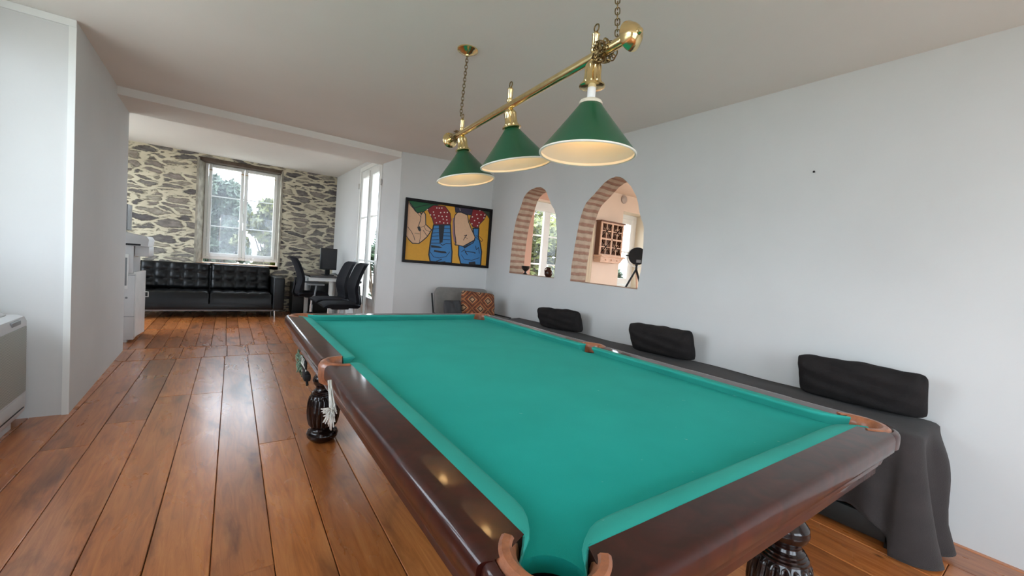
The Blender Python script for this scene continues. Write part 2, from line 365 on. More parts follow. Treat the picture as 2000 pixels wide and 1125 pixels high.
def wall(name, mat, origin, udir, vdir, ndir, outer, holes, thick, reveal=None):
    """flat wall with holes: outer/holes in (u,v); thickness along ndir; reveal = material index 1 on hole sides"""
    bm = BM(); O, U, V, Nn = map(Vector, (origin, udir, vdir, ndir))
    uvl = bm.loops.layers.uv.new('UVMap')
    loops = [outer]+holes
    P = [[Vector((a, b_, 0)) for a, b_ in l] for l in loops]
    tri = tessellate_polygon(P); flatp = [p for l in P for p in l]
    F = [bm.verts.new(O+U*p.x+V*p.y) for p in flatp]; B = [bm.verts.new(O+U*p.x+V*p.y+Nn*thick) for p in flatp]
    for t in tri:
        try: bm.faces.new([F[i] for i in t]); bm.faces.new([B[i] for i in reversed(t)])
        except ValueError: pass
    k = 0
    for li, l in enumerate(loops):
        n = len(l); s = 0
        for i in range(n):
            a, b_ = k+i, k+(i+1) % n; d = (flatp[a]-flatp[b_]).length
            f = bm.faces.new((F[a], F[b_], B[b_], B[a])); f.material_index = 1 if (li and reveal) else 0
            for lp, uv in zip(f.loops, ((s, 0), (s+d, 0), (s+d, thick), (s, thick))): lp[uvl].uv = uv
            s += d
        k += n
    return struct(name, bm, [mat, reveal] if reveal else [mat])
def rect(a, b_, c, d): return [(a, c), (b_, c), (b_, d), (a, d)]

# ------------------------------------------------------------------ floor
bm = BM(); lay = bm.loops.layers.float_color.new('plank')
def plank(xa0, xb0, y0, y1, sl=.028, yref=2.1, g=.0013):
    if y1-y0 < .02: return
    c = (random.random(), random.random(), random.random(), 1)
    X = lambda x, y: x + sl*(y-yref)
    w = random.choice((0, 0, .0008, .0015, .0035))
    q = [(X(xa0, y0)+g, y0+g), (X(xb0, y0)-g-w, y0+g), (X(xb0, y1)-g, y1-g), (X(xa0, y1)+g, y1-g)]
    cx = sum(p[0] for p in q)/4; cy = (y0+y1)/2
    top = [bm.verts.new((x + (.0025 if x < cx else -.0025), y+(.0025 if y < cy else -.0025), 0)) for x, y in q]
    mid = [bm.verts.new((x, y, -.003)) for x, y in q]; bot = [bm.verts.new((x, y, -.02)) for x, y in q]
    fs = [bm.faces.new(top)]
    for A, B in ((top, mid), (mid, bot)):
        for i in range(4): fs.append(bm.faces.new((A[i], A[(i+1) % 4], B[(i+1) % 4], B[i])))
    for f in fs:
        for l in f.loops: l[lay] = c
W = .2065
special = {0: [3.30, .55], 1: [3.63, -.2], 2: [4.12, .95], 3: [4.10, 1.2], 4: [1.75, -.6], 5: [2.92, .3], 6: [3.48, 1.0], -1: [2.6, .1]}
xs = [-.59+W*(k_-1) for k_ in range(-4, 7)]
while xs[-1] < 3.3: xs.append(xs[-1]+random.choice([.205, .225, .25]))
for i in range(len(xs)-1):
    k_ = i-4
    js = special.get(k_, [random.uniform(2.2, 4.4), random.uniform(-1, 1.5)])
    ys = [-2.5] + sorted(js) + [5.42]
    for a, b_ in zip(ys, ys[1:]): plank(xs[i], xs[i+1], a, b_)
for i in range(-8, 20): plank(-.47+.206*i, -.47+.206*(i+1), 5.43, 5.99, .02, 5.7)
x = -2.2
while x < 2.3:
    for a, b_ in ((6.0, 7.24+random.uniform(-.02, .02)), (7.25, 9.3)): plank(x, x+.146, a, b_, .02, 6.5)
    x += .147
grout = box(bm, -2.3, 3.4, -2.6, 9.3, -.06, -.012, mi=1)
struct('floor', bm, [M['floor'], M['grout']])
bm = BM(); box(bm, 3.35, 8.3, -1.3, 5.7, -.06, 0); o = struct('floor', bm, M['wood_light'])

# ------------------------------------------------------------------ walls and ceilings
CZ = 2.58
bm = BM(); box(bm, -1.8, 3.42, -2.7, 5.40, CZ, CZ+.25); struct('ceiling', bm, M['ceiling'])
bm = BM(); box(bm, -2.3, 2.4, 5.95, 9.6, 2.73, 2.95); struct('ceiling', bm, M['ceiling'])
bm = BM(); box(bm, 3.45, 8.4, -1.4, 5.7, 2.72, 2.9); struct('ceiling', bm, M['peach'])
# right wall with the two brick arches
a1 = [(4.408,1.136),(4.404,1.304),(4.395,1.603),(4.338,1.849),(4.27,1.975),(4.208,2.127),(4.077,2.19),(3.928,2.202),(3.817,2.157),(3.763,2.098),(3.69,1.987),(3.599,1.892),(3.576,1.786),(3.528,1.606),(3.517,1.4),(3.524,1.207),(3.523,1.127)]
a2 = [(3.26,1.117),(3.253,1.345),(3.228,1.565),(3.188,1.794),(3.138,1.922),(3.05,2.003),(2.963,2.074),(2.868,2.15),(2.713,2.174),(2.627,2.121),(2.537,2.036),(2.475,1.936),(2.418,1.769),(2.378,1.693),(2.362,1.583),(2.353,1.417),(2.365,1.254),(2.379,1.107)]
SL = .05/4.74
def on_wall(p):
    y, z = p; kk = (3.12+SL*(y-.3))/3.12; return (y*kk, (z-CAM.z)*kk+CAM.z)
def smooth_open(pts, it=1):
    for _ in range(it):
        out = [pts[0]]
        for p, q in zip(pts, pts[1:]): out += [(.75*p[0]+.25*q[0], .75*p[1]+.25*q[1]), (.25*p[0]+.75*q[0], .25*p[1]+.75*q[1])]
        pts = out+[pts[-1]]
    return pts
rnd = random.Random(3)
def rough_open(pts): return [pts[0]]+[(p[0]+rnd.uniform(-.004, .004), p[1]+rnd.uniform(-.004, .004)) for p in pts[1:-1]]+[pts[-1]]
A1 = rough_open(smooth_open([on_wall(p) for p in a1])); A2 = rough_open(smooth_open([on_wall(p) for p in a2]))
wr = wall('wall_right', M['plaster'], (3.12-SL*.3, 0, 0), (SL, 1, 0), (0, 0, 1), (1, 0, 0), rect(-2.6, 5.10, -.02, CZ+.1), [A1, A2], .232, M['brick'])
# far wall block (pictures hang on it), header over the opening, left pier
bm = BM(); prism(bm, [(1.905, 5.265), (3.17, 5.04), (3.45, 4.99), (3.45, 5.6), (2.3, 5.86), (1.86, 5.85)], -.02, 2.9); struct('wall_far', bm, M['plaster'])
bm = BM(); box(bm, -.78, 1.92, 5.28, 5.95, 2.505, 2.95, .006); struct('trim_1', bm, M['ceiling'])
bm = BM(); box(bm, -1.75, -.77, 3.93, 5.95, -.02, 2.95, .008); struct('wall_left', bm, M['plaster'])
bm = BM(); box(bm, -.802, -.768, 3.920, 3.929, 0, CZ-.045); box(bm, -1.34, -.768, 3.916, 3.929, CZ-.045, CZ-.001); struct('trim_2', bm, M['white_trim'])
# recess with the big window
wall('wall_left', M['plaster'], (-1.35, 0, 0), (0, 1, 0), (0, 0, 1), (-1, 0, 0), rect(1.2, 3.95, -.02, CZ+.1), [rect(1.63, 3.67, .95, 2.50)], .12)
bm = BM(); box(bm, -1.47, -.77, .9, 1.22, -.02, CZ+.1); struct('wall_left', bm, M['plaster'])
wall('wall_left', M['plaster'], (-.77, 0, 0), (0, 1, 0), (0, 0, 1), (-1, 0, 0), rect(-2.6, .95, -.02, CZ+.1), [rect(-1.6, .1, .4, 2.45)], .25)
wall('wall_back', M['plaster'], (0, -2.4, 0), (1, 0, 0), (0, 0, 1), (0, -1, 0), rect(-.95, 3.4, -.02, CZ+.1), [rect(0, 2.2, .2, 2.5)], .15)
# back room
SW = wall('wall_rear', M['stone'], (0, 9.0, 0), (1, 0, 0), (0, 0, 1), (0, 1, 0), rect(-2.2, 2.35, -.02, 2.9), [[(-.285, .86), (.985, .86), (.985, 2.68), (-.285, 2.68)]], .42)
wall('wall_right', M['plaster'], (1.95, 0, 0), (0, 1, 0), (0, 0, 1), (1, 0, 0), rect(5.84, 9.05, -.02, 2.9), [rect(6.15, 7.29, .02, 2.66)], .2)
wall('wall_left', M['plaster'], (-2.0, 0, 0), (0, 1, 0), (0, 0, 1), (-1, 0, 0), rect(5.9, 9.3, -.02, 2.9), [rect(6.5, 8.6, .35, 2.62)], .25)
bm = BM(); box(bm, -2.25, -1.7, 5.7, 5.95, -.02, 2.9); struct('wall_left', bm, M['plaster'])
# arch room
wall('wall_far', M['peach'], (0, 5.2, 0), (1, 0, 0), (0, 0, 1), (0, 1, 0), [(3.46, -.02), (8.3, -.02), (8.3, 2.8), (3.46, 2.8)], [rect(4.07, 5.2, .85, 2.3), rect(6.2, 6.95, .95, 2.42)], .36, M['cream'])
bm = BM(); box(bm, 3.46, 4.06, 5.17, 5.199, 0, 2.24); box(bm, 3.46, 5.2, 5.19, 5.199, 2.33, 2.72); struct('trim_3', bm, M['pink'])
wall('wall_right', M['peach'], (8.0, 0, 0), (0, 1, 0), (0, 0, 1), (1, 0, 0), rect(-1.2, 5.5, -.02, 2.8), [rect(.9, 3.5, .6, 2.6)], .2)
wall('wall_back', M['peach'], (0, -1.0, 0), (1, 0, 0), (0, 0, 1), (0, -1, 0), rect(3.3, 8.2, -.02, 2.8), [rect(4.2, 7.0, .5, 2.5)], .2)

# ------------------------------------------------------------------ windows
def win(name, origin, ud, nd, w, h, leaves, bars, fr=.05, st=.055, dep=.06, handle=False, glassmat=True, barw=.012):
    """casement window lying in the plane of ud/z, nd towards the room"""
    O, U, Nn = Vector(origin), Vector(ud), Vector(nd)
    mt = Matrix(((U.x, Nn.x, 0, O.x), (U.y, Nn.y, 0, O.y), (0, 0, 1, O.z), (0, 0, 0, 1)))
    bm = BM()
    for q in ((0, fr, 0, h), (w-fr, w, 0, h), (fr, w-fr, 0, fr), (fr, w-fr, h-fr, h)): box(bm, q[0], q[1], -dep/2, dep/2, q[2], q[3], .004, 1, mat=mt)
    root = struct(name, bm, M['white_wood'])
    lw = (w-2*fr)/leaves
    for i in range(leaves):
        a = fr+i*lw+.003; b_ = fr+(i+1)*lw-.003; bm = BM(); z0, z1 = fr+.003, h-fr-.003
        for q in ((a, a+st, z0, z1), (b_-st, b_, z0, z1), (a+st, b_-st, z0, z0+st*1.2), (a+st, b_-st, z1-st, z1)): box(bm, q[0], q[1], -.012, .05, q[2], q[3], .006, 1, mat=mt)
        for t in bars: box(bm, a+st, b_-st, -.005, .035, z0+t*(z1-z0)-barw, z0+t*(z1-z0)+barw, .003, 1, mat=mt)
        s = mesh_obj('sash', bm, M['white_wood'], root, 30)
        bm = BM(); box(bm, a+st-.005, b_-st+.005, .010, .014, z0+st, z1-st+.005, mat=mt); mesh_obj('pane', bm, M['glass'], s, 0)
    if handle:
        bm = BM(); box(bm, w/2-.012, w/2+.012, .05, .062, h*.42, h*.5, .004, mat=mt); box(bm, w/2-.01, w/2+.01, .06, .10, h*.47, h*.485, .003, mat=mt); box(bm, w/2-.009, w/2+.009, .088, .10, h*.40, h*.485, .004, mat=mt)
        mesh_obj('window_handle', bm, M['white_trim'], root)
    return root
win('window_1', (-1.42, 1.63, .95), (0, 1, 0), (1, 0, 0), 2.04, 1.55, 2, (.34, .67), handle=True)
win('window_2', (-.93, -1.6, .4), (0, 1, 0), (1, 0, 0), 1.7, 2.05, 2, (.34, .67))
win('added_window_3', (0, -2.47, .2), (1, 0, 0), (0, 1, 0), 2.2, 2.3, 2, (.34, .67))  # out of view, added as a large opening for fill light
win('window_4', (-.185, 9.27, .93), (1, 0, 0), (0, -1, 0), 1.165, 1.73, 2, (.335, .66), fr=.045, st=.055, handle=True, barw=.008)
win('window_5', (4.07, 5.45, .85), (1, 0, 0), (0, -1, 0), 1.13, 1.45, 1, (.3, .64), fr=.02, st=.03)
win('window_6', (6.2, 5.5, .95), (1, 0, 0), (0, -1, 0), .75, 1.47, 1, (.5,), fr=.08, st=.1)
win('added_window_7', (8.12, .9, .6), (0, 1, 0), (-1, 0, 0), 2.6, 2.0, 3, (.5,))  # out of view, added so daylight enters the arch room from the side
win('added_window_8', (4.2, -1.1, .5), (1, 0, 0), (0, 1, 0), 2.8, 2.0, 3, (.5,))  # out of view, added so daylight enters the arch room from its near wall
win('added_window_9', (-2.2, 6.5, .35), (0, 1, 0), (1, 0, 0), 2.1, 2.27, 2, (.5,))  # out of view, added because the rear room was too dark
# open leaf seen through the small arch
bm = BM(); box(bm, 4.385, 4.505, 5.30, 5.36, .87, 2.28, .01); box(bm, 4.02, 5.2, 5.28, 5.38, 2.16, 2.30, .006); struct('trim_4', bm, M['white_wood'])
# window sill and masonry edge below the stone room window
bm = BM(); box(bm, -.28, .98, 9.0, 9.40, .80, .865); struct('trim_5', bm, M['wood_light'])
bm = BM(); box(bm, -.285, .985, 9.02, 9.42, 2.62, 2.9); struct('trim_6', bm, M['bark'])
# smooth rendered window reveals of the rear window
bm = BM()
prism(bm, [(-.30, 8.992), (-.27, 8.992), (-.182, 9.25), (-.182, 9.42), (-.30, 9.42)], .86, 2.66)
prism(bm, [(.968, 8.992), (1.0, 8.992), (1.0, 9.42), (.975, 9.42), (.972, 9.25)], .86, 2.66)
struct('trim_7', bm, simple('old_lime_render', (.34, .31, .25, 1), .9, var=.35, scale=9, bmp=.5, bscale=25))

# sheer curtains on the rear window
def sheer(x0, x1, seed):
    rn = random.Random(seed); ph = [rn.uniform(0, 6) for _ in range(3)]
    bm = BM()
    def fn(u, v):
        x = x0+(x1-x0)*u; z = 2.50-(2.50-.872)*v
        y = 9.155+.012*math.sin(u*26+ph[0])*(.4+.6*v)+.007*math.sin(u*61+ph[1])
        return (x, y, z+.01*math.sin(u*9+ph[2])*v)
    grid(bm, 60, 24, fn)
    return mesh_obj('curtain_panel', bm, M['sheer'], None, 180)
for i, (x0, x1, lab) in enumerate(((-.10, .345, 'sheer dotted white net curtain on the left pane of the stone wall window'), (.44, .86, 'sheer dotted white net curtain on the right pane of the stone wall window'))):
    ct = thing('net_curtain', lab, 'curtain', (0, 0, 0), 0, 'net curtains on the stone wall window')
    s = sheer(x0, x1, i); s.parent = ct; s.name = 'curtain_panel'
    bm = BM(); tube(bm, [(x0-.03, 9.155, 2.50), (x1+.03, 9.155, 2.50)], .006)
    for xx in (x0-.03, x1+.03): tube(bm, [(xx, 9.155, 2.50), (xx, 9.235, 2.50)], .004)
    mesh_obj('curtain_rod', bm, M['brass'], ct)

# french doors in the back room
d = BM()
X = 1.97
for q in ((6.15, 6.215, 0.02, 2.66), (7.225, 7.29, .02, 2.66), (6.215, 7.225, 2.60, 2.66)): box(d, X-.03, X+.05, q[0], q[1], q[2], q[3], .004)
door = struct('door_1', d, M['white_wood'])
for (a, b_) in ((6.22, 6.715), (6.725, 7.22)):
    bm = BM()
    for q in ((a, a+.085, .02, 2.59), (b_-.085, b_, .02, 2.59), (a+.085, b_-.085, 2.48, 2.59), (a+.085, b_-.085, .44, .56), (a+.085, b_-.085, .02, .16)): box(bm, X-.02, X+.025, q[0], q[1], q[2], q[3], .006)
    for z in (1.13, 1.83): box(bm, X-.015, X+.02, a+.085, b_-.085, z-.012, z+.012, .003)
    box(bm, X-.005, X+.015, a+.085, b_-.085, .16, .44)
    lf = mesh_obj('door_leaf', bm, M['white_wood'], door)
    bm = BM(); box(bm, X+.002, X+.006, a+.08, b_-.08, .55, 2.49); mesh_obj('pane', bm, M['glass'], lf, 0)
bm = BM(); tube(bm, [(X-.035, 6.72, .1), (X-.035, 6.72, 2.55)], .008); box(bm, X-.05, X-.02, 6.70, 6.74, 1.0, 1.1, .005); tube(bm, [(X-.045, 6.72, 1.05), (X-.08, 6.72, 1.05), (X-.085, 6.63, 1.03)], .009)
mesh_obj('door_handle', bm, M['chrome'], door)
for yy, zz in ((7.30, 2.36), (7.30, .95), (6.14, 2.3), (6.14, 1.2), (7.30, 1.1)):
    bm = BM(); tube(bm, [(X-.035, yy, zz-.045), (X-.035, yy, zz+.045)], .012); mesh_obj('hinge', bm, M['chrome'], door)

# ------------------------------------------------------------------ billiard table
ZN = .80; TW, TL = 1.27, 2.464; CXt, CYt = TW/2, TL/2
WA = math.radians(1.1267)
def Tw(x, y):
    x += .35949*1.27; y += .375105*1.27
    return (x*math.cos(WA)+y*math.sin(WA), -x*math.sin(WA)+y*math.cos(WA))
tx_, ty_ = Tw(CXt, CYt)
table = thing('billiard_table', 'large billiard table with green cloth, mahogany rails and fluted turned legs', 'billiard table', (tx_, ty_, 0), -WA)
TO = Matrix.Translation((-CXt, -CYt, 0))      # table corner coordinates -> local
def tb(name, bm, mat, parent=table, smooth=35):
    bmesh.ops.transform(bm, matrix=TO, verts=bm.verts[:]); return mesh_obj(name, bm, mat, parent, smooth)
BZ = ZN-.034
corner_c = [(-.028, -.028), (TW+.028, -.028), (TW+.028, TL+.028), (-.028, TL+.028)]
mid_c = [(-.062, CYt), (TW+.062, CYt)]
# bed: outline with arcs cut for the pockets
def arc(cx, cy, r, a0, a1, n): return [(cx+r*math.cos(a0+(a1-a0)*i/n), cy+r*math.sin(a0+(a1-a0)*i/n)) for i in range(n+1)]
e = .055; D = math.radians
rc = .066
bed_c = [(-.042, -.042), (TW+.042, -.042), (TW+.042, TL+.042), (-.042, TL+.042)]
bedp = []
bedp += arc(*bed_c[0], .060, D(150), D(-60), 16)
bedp += [(.08, -e), (TW-.08, -e)]
bedp += arc(*bed_c[1], .060, D(240), D(30), 16)
bedp += [(TW+e, .08)] + arc(*mid_c[1], .055, D(-100), D(-260), 14) + [(TW+e, TL-.08)]
bedp += arc(*bed_c[2], .060, D(330), D(120), 16)
bedp += [(TW-.08, TL+e), (.08, TL+e)]
bedp += arc(*bed_c[3], .060, D(60), D(-150), 16)
bedp += [(-e, TL-.08)] + arc(*mid_c[0], .055, D(80), D(-80), 14) + [(-e, .08)]
bm = BM(); P = [Vector((x, y, 0)) for x, y in bedp]; tri = tessellate_polygon([P])
top = [bm.verts.new((p.x, p.y, BZ)) for p in P]; low = [bm.verts.new((p.x, p.y, BZ-.03)) for p in P]
for t in tri: bm.faces.new([top[i] for i in t]); bm.faces.new([low[i] for i in reversed(t)])
for i in range(len(P)): bm.faces.new((top[i], top[(i+1) % len(P)], low[(i+1) % len(P)], low[i]))
tb('playing_cloth', bm, M['baize'], smooth=0)

# cushions: nose path (in rail frame: s along the rail, d = distance outward from the nose line)
CW = .046
def cushion(p0, p1, outward, e0, e1, name='cushion'):
    """p0->p1 nose line ends; e0/e1 = 'c' corner jaw or 'm' middle jaw"""
    p0, p1, o = Vector(p0), Vector(p1), Vector(outward); t = (p1-p0).normalized(); L = (p1-p0).length
    jaw_c = [(-.094, .070), (-.088, .060), (-.073, .042), (-.052, .026), (-.028, .012), (-.006, .004), (.022, .0008), (.05, 0)]
    jaw_m = [(-.016, .050), (-.013, .036), (-.008, .018), (.000, .006), (.010, .001), (.02, 0)]
    ja = jaw_c if e0 == 'c' else jaw_m; jb = jaw_c if e1 == 'c' else jaw_m
    nose = [(s, d_) for s, d_ in ja] + [(ja[-1][0]+(L-ja[-1][0]-jb[-1][0])*i/10, 0) for i in range(1, 10)] + [(L-s, d_) for s, d_ in reversed(jb)]
    S0 = -.068 if e0 == 'c' else -.012; S1 = L+.068 if e1 == 'c' else L+.012
    bm = BM(); rows = []
    n = len(nose)
    for i, (s, d_) in enumerate(nose):
        f = i/(n-1)
        sb = S0+(S1-S0)*((s-nose[0][0])/(nose[-1][0]-nose[0][0]))
        # local normal of the nose path
        a = nose[max(i-1, 0)]; b_ = nose[min(i+1, n-1)]; tv = Vector((b_[0]-a[0], b_[1]-a[1])).normalized(); nv = Vector((-tv.y, tv.x))  # towards outward (+d)
        if nv.y < 0 and abs(tv.x) > .7: nv = -nv
        def W3(s_, dd, z): q = p0+t*s_+o*dd; return (q.x, q.y, z)
        bd = CW+.004 if 0 < i < n-1 else CW+.004
        row = [W3(sb, bd, ZN-.06), W3(sb, bd, ZN+.001), W3(sb, CW-.002, ZN+.0035)]
        for k_, (q, z) in enumerate(((.5, .0045), (.15, .0042), (.04, .0025))):
            row.append(W3(s+(sb-s)*q, d_+(CW-d_)*q, ZN+z))
        row.append(W3(s, d_, ZN-.002))
        row.append(W3(s+nv.x*.003, d_+nv.y*.003, ZN-.008))
        uc = .034-.026*min(1, d_/.03)
        row.append(W3(s+nv.x*uc, d_+nv.y*uc, BZ-.001))
        row.append(W3(s+nv.x*(uc+.002), d_+nv.y*(uc+.002), BZ-.02))
        rows.append([bm.verts.new(v) for v in row])
    for A, B in zip(rows, rows[1:]):
        for k_ in range(len(A)-1): bm.faces.new((A[k_], B[k_], B[k_+1], A[k_+1]))
        bm.faces.new((A[-1], B[-1], B[0], A[0]))
    bm.faces.new(rows[0]); bm.faces.new(rows[-1])
    return tb(name, bm, M['baize_cush'], smooth=50)
mg = .054   # half mouth of the middle pocket on the nose line
cushion((0, .09), (0, CYt-mg), (-1, 0), 'c', 'm'); cushion((0, CYt+mg), (0, TL-.09), (-1, 0), 'm', 'c')
cushion((TW, CYt-mg), (TW, .09), (1, 0), 'm', 'c'); cushion((TW, TL-.09), (TW, CYt+mg), (1, 0), 'c', 'm')
cushion((TW-.09, 0), (.09, 0), (0, -1), 'c', 'c'); cushion((.09, TL), (TW-.09, TL), (0, 1), 'c', 'c')

# wooden rails: profile (distance outward, z)
prof = [(.047, -.062), (.047, .003), (.100, .0035), (.124, .0030), (.130, .0015), (.1355, -.002), (.1390, -.007), (.1408, -.013), (.1415, -.030), (.1405, -.048), (.136, -.053), (.124, -.055),
        (.119, -.060), (.121, -.066), (.119, -.073), (.110, -.077), (.106, -.082), (.107, -.100), (.104, -.112), (.097, -.117), (.088, -.119), (.060, -.119), (.060, -.062)]
def rail(p0, p1, outward, c0, c1):
    p0, p1, o = Vector(p0), Vector(p1), Vector(outward); t = (p1-p0).normalized(); L = (p1-p0).length
    bm = BM(); ends = []
    def cut(c, d_):
        if c == 'c': return .026-.48*max(0, min(d_, .115)-.047) + (.0 if d_ < .118 else .9*(d_-.118))
        return .0 - .10*(d_-.047)
    segs = 12; rows = []
    for i in range(segs+1):
        f = i/segs; row = []
        for d_, z in prof:
            s = cut(c0, d_)*(1-f) + (L-cut(c1, d_))*f
            q = p0+t*s+o*d_; row.append(bm.verts.new((q.x, q.y, ZN+z)))
        rows.append(row)
    for A, B in zip(rows, rows[1:]):
        for k_ in range(len(A)): bm.faces.new((A[k_], B[k_], B[(k_+1) % len(A)], A[(k_+1) % len(A)]))
    for r__ in (rows[0], rows[-1]):
        bm.faces.new(r__)
    return tb('rail', bm, M['mahog'], smooth=40)
mw = .066
rail((0, 0), (0, CYt-mw), (-1, 0), 'c', 'm'); rail((0, CYt+mw), (0, TL), (-1, 0), 'm', 'c')
rail((TW, CYt-mw), (TW, 0), (1, 0), 'm', 'c'); rail((TW, TL), (TW, CYt+mw), (1, 0), 'c', 'm')
rail((TW, 0), (0, 0), (0, -1), 'c', 'c'); rail((0, TL), (TW, TL), (0, 1), 'c', 'c')

# pockets
def ring(bm, cx, cy, sec, a0, a1, n, mi=0):
    rows = []
    for i in range(n+1):
        a = a0+(a1-a0)*i/n; rows.append([bm.verts.new((cx+r*math.cos(a), cy+r*math.sin(a), ZN+z)) for r, z in sec])
    for A, B in zip(rows, rows[1:]):
        for k_ in range(len(A)): bm.faces.new((A[k_], B[k_], B[(k_+1) % len(A)], A[(k_+1) % len(A)])).material_index = mi
    bm.faces.new(rows[0]); bm.faces.new(rows[-1])
def pocket(cx, cy, base, corner):
    bm = BM()
    if corner:
        sec = [(.058, -.075), (.055, -.02), (.060, -.002), (.070, .007), (.082, .007), (.092, .000), (.094, -.075)]
        ring(bm, cx, cy, sec, D(base-99), D(base+99), 26)
        sec2 = [(.060, -.119), (.094, .001)] + [(d_-.028, z) for d_, z in prof if d_ > .12 and z > -.07] + [(.091, -.073), (.082, -.077), (.078, -.082), (.079, -.100), (.076, -.112), (.069, -.117), (.060, -.119)][:-1]
        pk = tb('pocket_leather', bm, M['leather'])
        bm = BM(); ring(bm, cx, cy, sec2, D(base-68), D(base+68), 18); tb('rail_corner', bm, M['mahog'])
    else:
        sec = [(.052, -.075), (.050, -.02), (.054, -.002), (.062, .007), (.074, .007), (.084, .001), (.090, -.012), (.090, -.05), (.086, -.075)]
        ring(bm, cx, cy, sec, D(base-98), D(base+98), 26)
        # tongue of leather over the rail face
        pk = tb('pocket_leather', bm, M['leather'])
    return pk
for (cx, cy), base in zip(corner_c, (225, 315, 45, 135)): pocket(cx, cy, base, True)
for (cx, cy), base in zip(mid_c, (180, 0)): pocket(cx, cy, base, False)
def net(cx, cy, r0, depth, mat, seed):
    rn = random.Random(seed); bm = BM(); n = 12; L = 7
    def pt(k_, j): 
        f = j/L; r = r0*(1-.55*f**1.5); a = 2*PI*(k_+(.5 if j % 2 else 0))/n
        return Vector((cx+r*math.cos(a), cy+r*math.sin(a), ZN-.062-depth*f+rn.uniform(-.002, .002)))
    for j in range(L):
        for k_ in range(n):
            for dk in ((0, 1) if j % 2 else (0, -1)): tube(bm, [pt(k_, j), pt(k_+dk, j+1)], .0012, 4, cap=False)
    return tb('pocket_net', bm, mat, smooth=180)
net(corner_c[0][0], corner_c[0][1], .066, .13, M['net'], 1); net(corner_c[1][0], corner_c[1][1], .066, .13, M['net'], 2)
net(corner_c[2][0], corner_c[2][1], .066, .13, M['net'], 3); net(corner_c[3][0], corner_c[3][1], .066, .13, M['net'], 4)
net(mid_c[1][0], mid_c[1][1], .055, .12, M['net'], 5)
# dark pocket throats
for (cx, cy), r in [(c, .057) for c in corner_c]+[(c, .050) for c in mid_c]:
    bm = BM(); lathe(bm, [(r, -.05), (r*1.0, -.075), (r*.97, -.10)], 24, Matrix.Translation((cx, cy, ZN)), cap=False); tb('pocket_lining', bm, M['black_fabric'])
# torn white net hanging at the left middle pocket
bm = BM(); rn = random.Random(5)
bx, by, bz = -.150, 1.02, ZN-.055
knot = Vector((-.158, .915, ZN-.085))
for k_ in range(13):
    a = Vector((bx+rn.uniform(-.006, .004), by+rn.uniform(-.005, .005), bz+.045)); mid = a.lerp(knot, .55)+Vector((rn.uniform(-.006, .002), rn.uniform(-.010, .010), rn.uniform(-.008, .008)))
    tube(bm, [a, mid, knot+Vector((rn.uniform(-.01, .01), rn.uniform(-.014, .014), rn.uniform(-.01, .01)))], .0022, 5)
for k_ in range(70):
    dv = Vector((rn.uniform(-1, .1), rn.uniform(-1, 1), rn.uniform(-1.0, .7))).normalized(); L = rn.uniform(.015, .04)
    p1 = knot+dv*L*.5+Vector((0, rn.uniform(-.006, .006), rn.uniform(-.004, .008))); p2 = knot+dv*L+Vector((0, rn.uniform(-.01, .01), -.02*rn.random()))
    tube(bm, [knot, p1, p2], .0019, 4)
for k_ in range(5):
    q = knot+Vector((rn.uniform(-.006, .006), rn.uniform(-.004, .02), 0)); tube(bm, [q+Vector((0, .02, 0)), q+Vector((0, .03, -.03)), q+Vector((rn.uniform(-.004, .004), .036, -.045-.008*k_))], .002, 4)
o = tb('pocket_net', bm, M['net'], smooth=180); o['label'] = 'torn white net hanging in a frayed tassel'
# apron frame and slate edge
bm = BM()
for q in ((-.09, -.05, -.05, TL+.05), (TW+.05, TW+.09, -.05, TL+.05)): box(bm, q[0], q[1], q[2], q[3], ZN-.155, ZN-.08, .004)
for q in ((-.05, TW+.05, -.09, -.05), (-.05, TW+.05, TL+.05, TL+.09)): box(bm, q[0], q[1], q[2], q[3], ZN-.155, ZN-.08, .004)
for yy in (.55, CYt, TL-.55): box(bm, -.05, TW+.05, yy-.035, yy+.035, ZN-.17, ZN-.08)
tb('frame', bm, M['mahog'])
# legs
lprof = [(.062, 0), (.078, .012), (.092, .030), (.096, .050), (.088, .068), (.074, .080), (.070, .088), (.074, .094), (.086, .110), (.097, .15), (.102, .20), (.100, .245), (.092, .285), (.080, .305),
         (.079, .312), (.073, .316), (.073, .322), (.066, .326), (.066, .332), (.057, .338), (.052, .350), (.056, .362), (.068, .378), (.074, .398), (.070, .418), (.056, .436), (.040, .452), (.034, .468), (.044, .480), (.060, .492), (.064, .505), (.058, .515)]
def flute(r, z, a):
    if .098 < z < .300:
        k_ = min(1, (z-.098)/.015, (.300-z)/.010)
        return r - .007*k_*(1-abs(math.cos(a*9)))**1.0*1.3
    return r
def refine(p, n=3):
    out = []
    for a, b_ in zip(p, p[1:]):
        for i in range(n): out.append((a[0]+(b_[0]-a[0])*i/n, a[1]+(b_[1]-a[1])*i/n))
    return out+[p[-1]]
LI = .095
leg0 = None
for (lx, ly) in ((LI, LI), (TW-LI, LI), (TW-LI, TL-LI), (LI, TL-LI)):
    if leg0 is None:
        bm = BM(); lathe(bm, refine(lprof, 5), 180, None, mod=flute)
        box(bm, -.07, .07, -.07, .07, .515, ZN-.10, .006)
        leg0 = mesh_obj('leg', bm, M['mahog_dark'], table, 45); o = leg0
    else:
        o = leg0.copy(); C.objects.link(o)
    o.location = (lx-CXt, ly-CYt, 0)

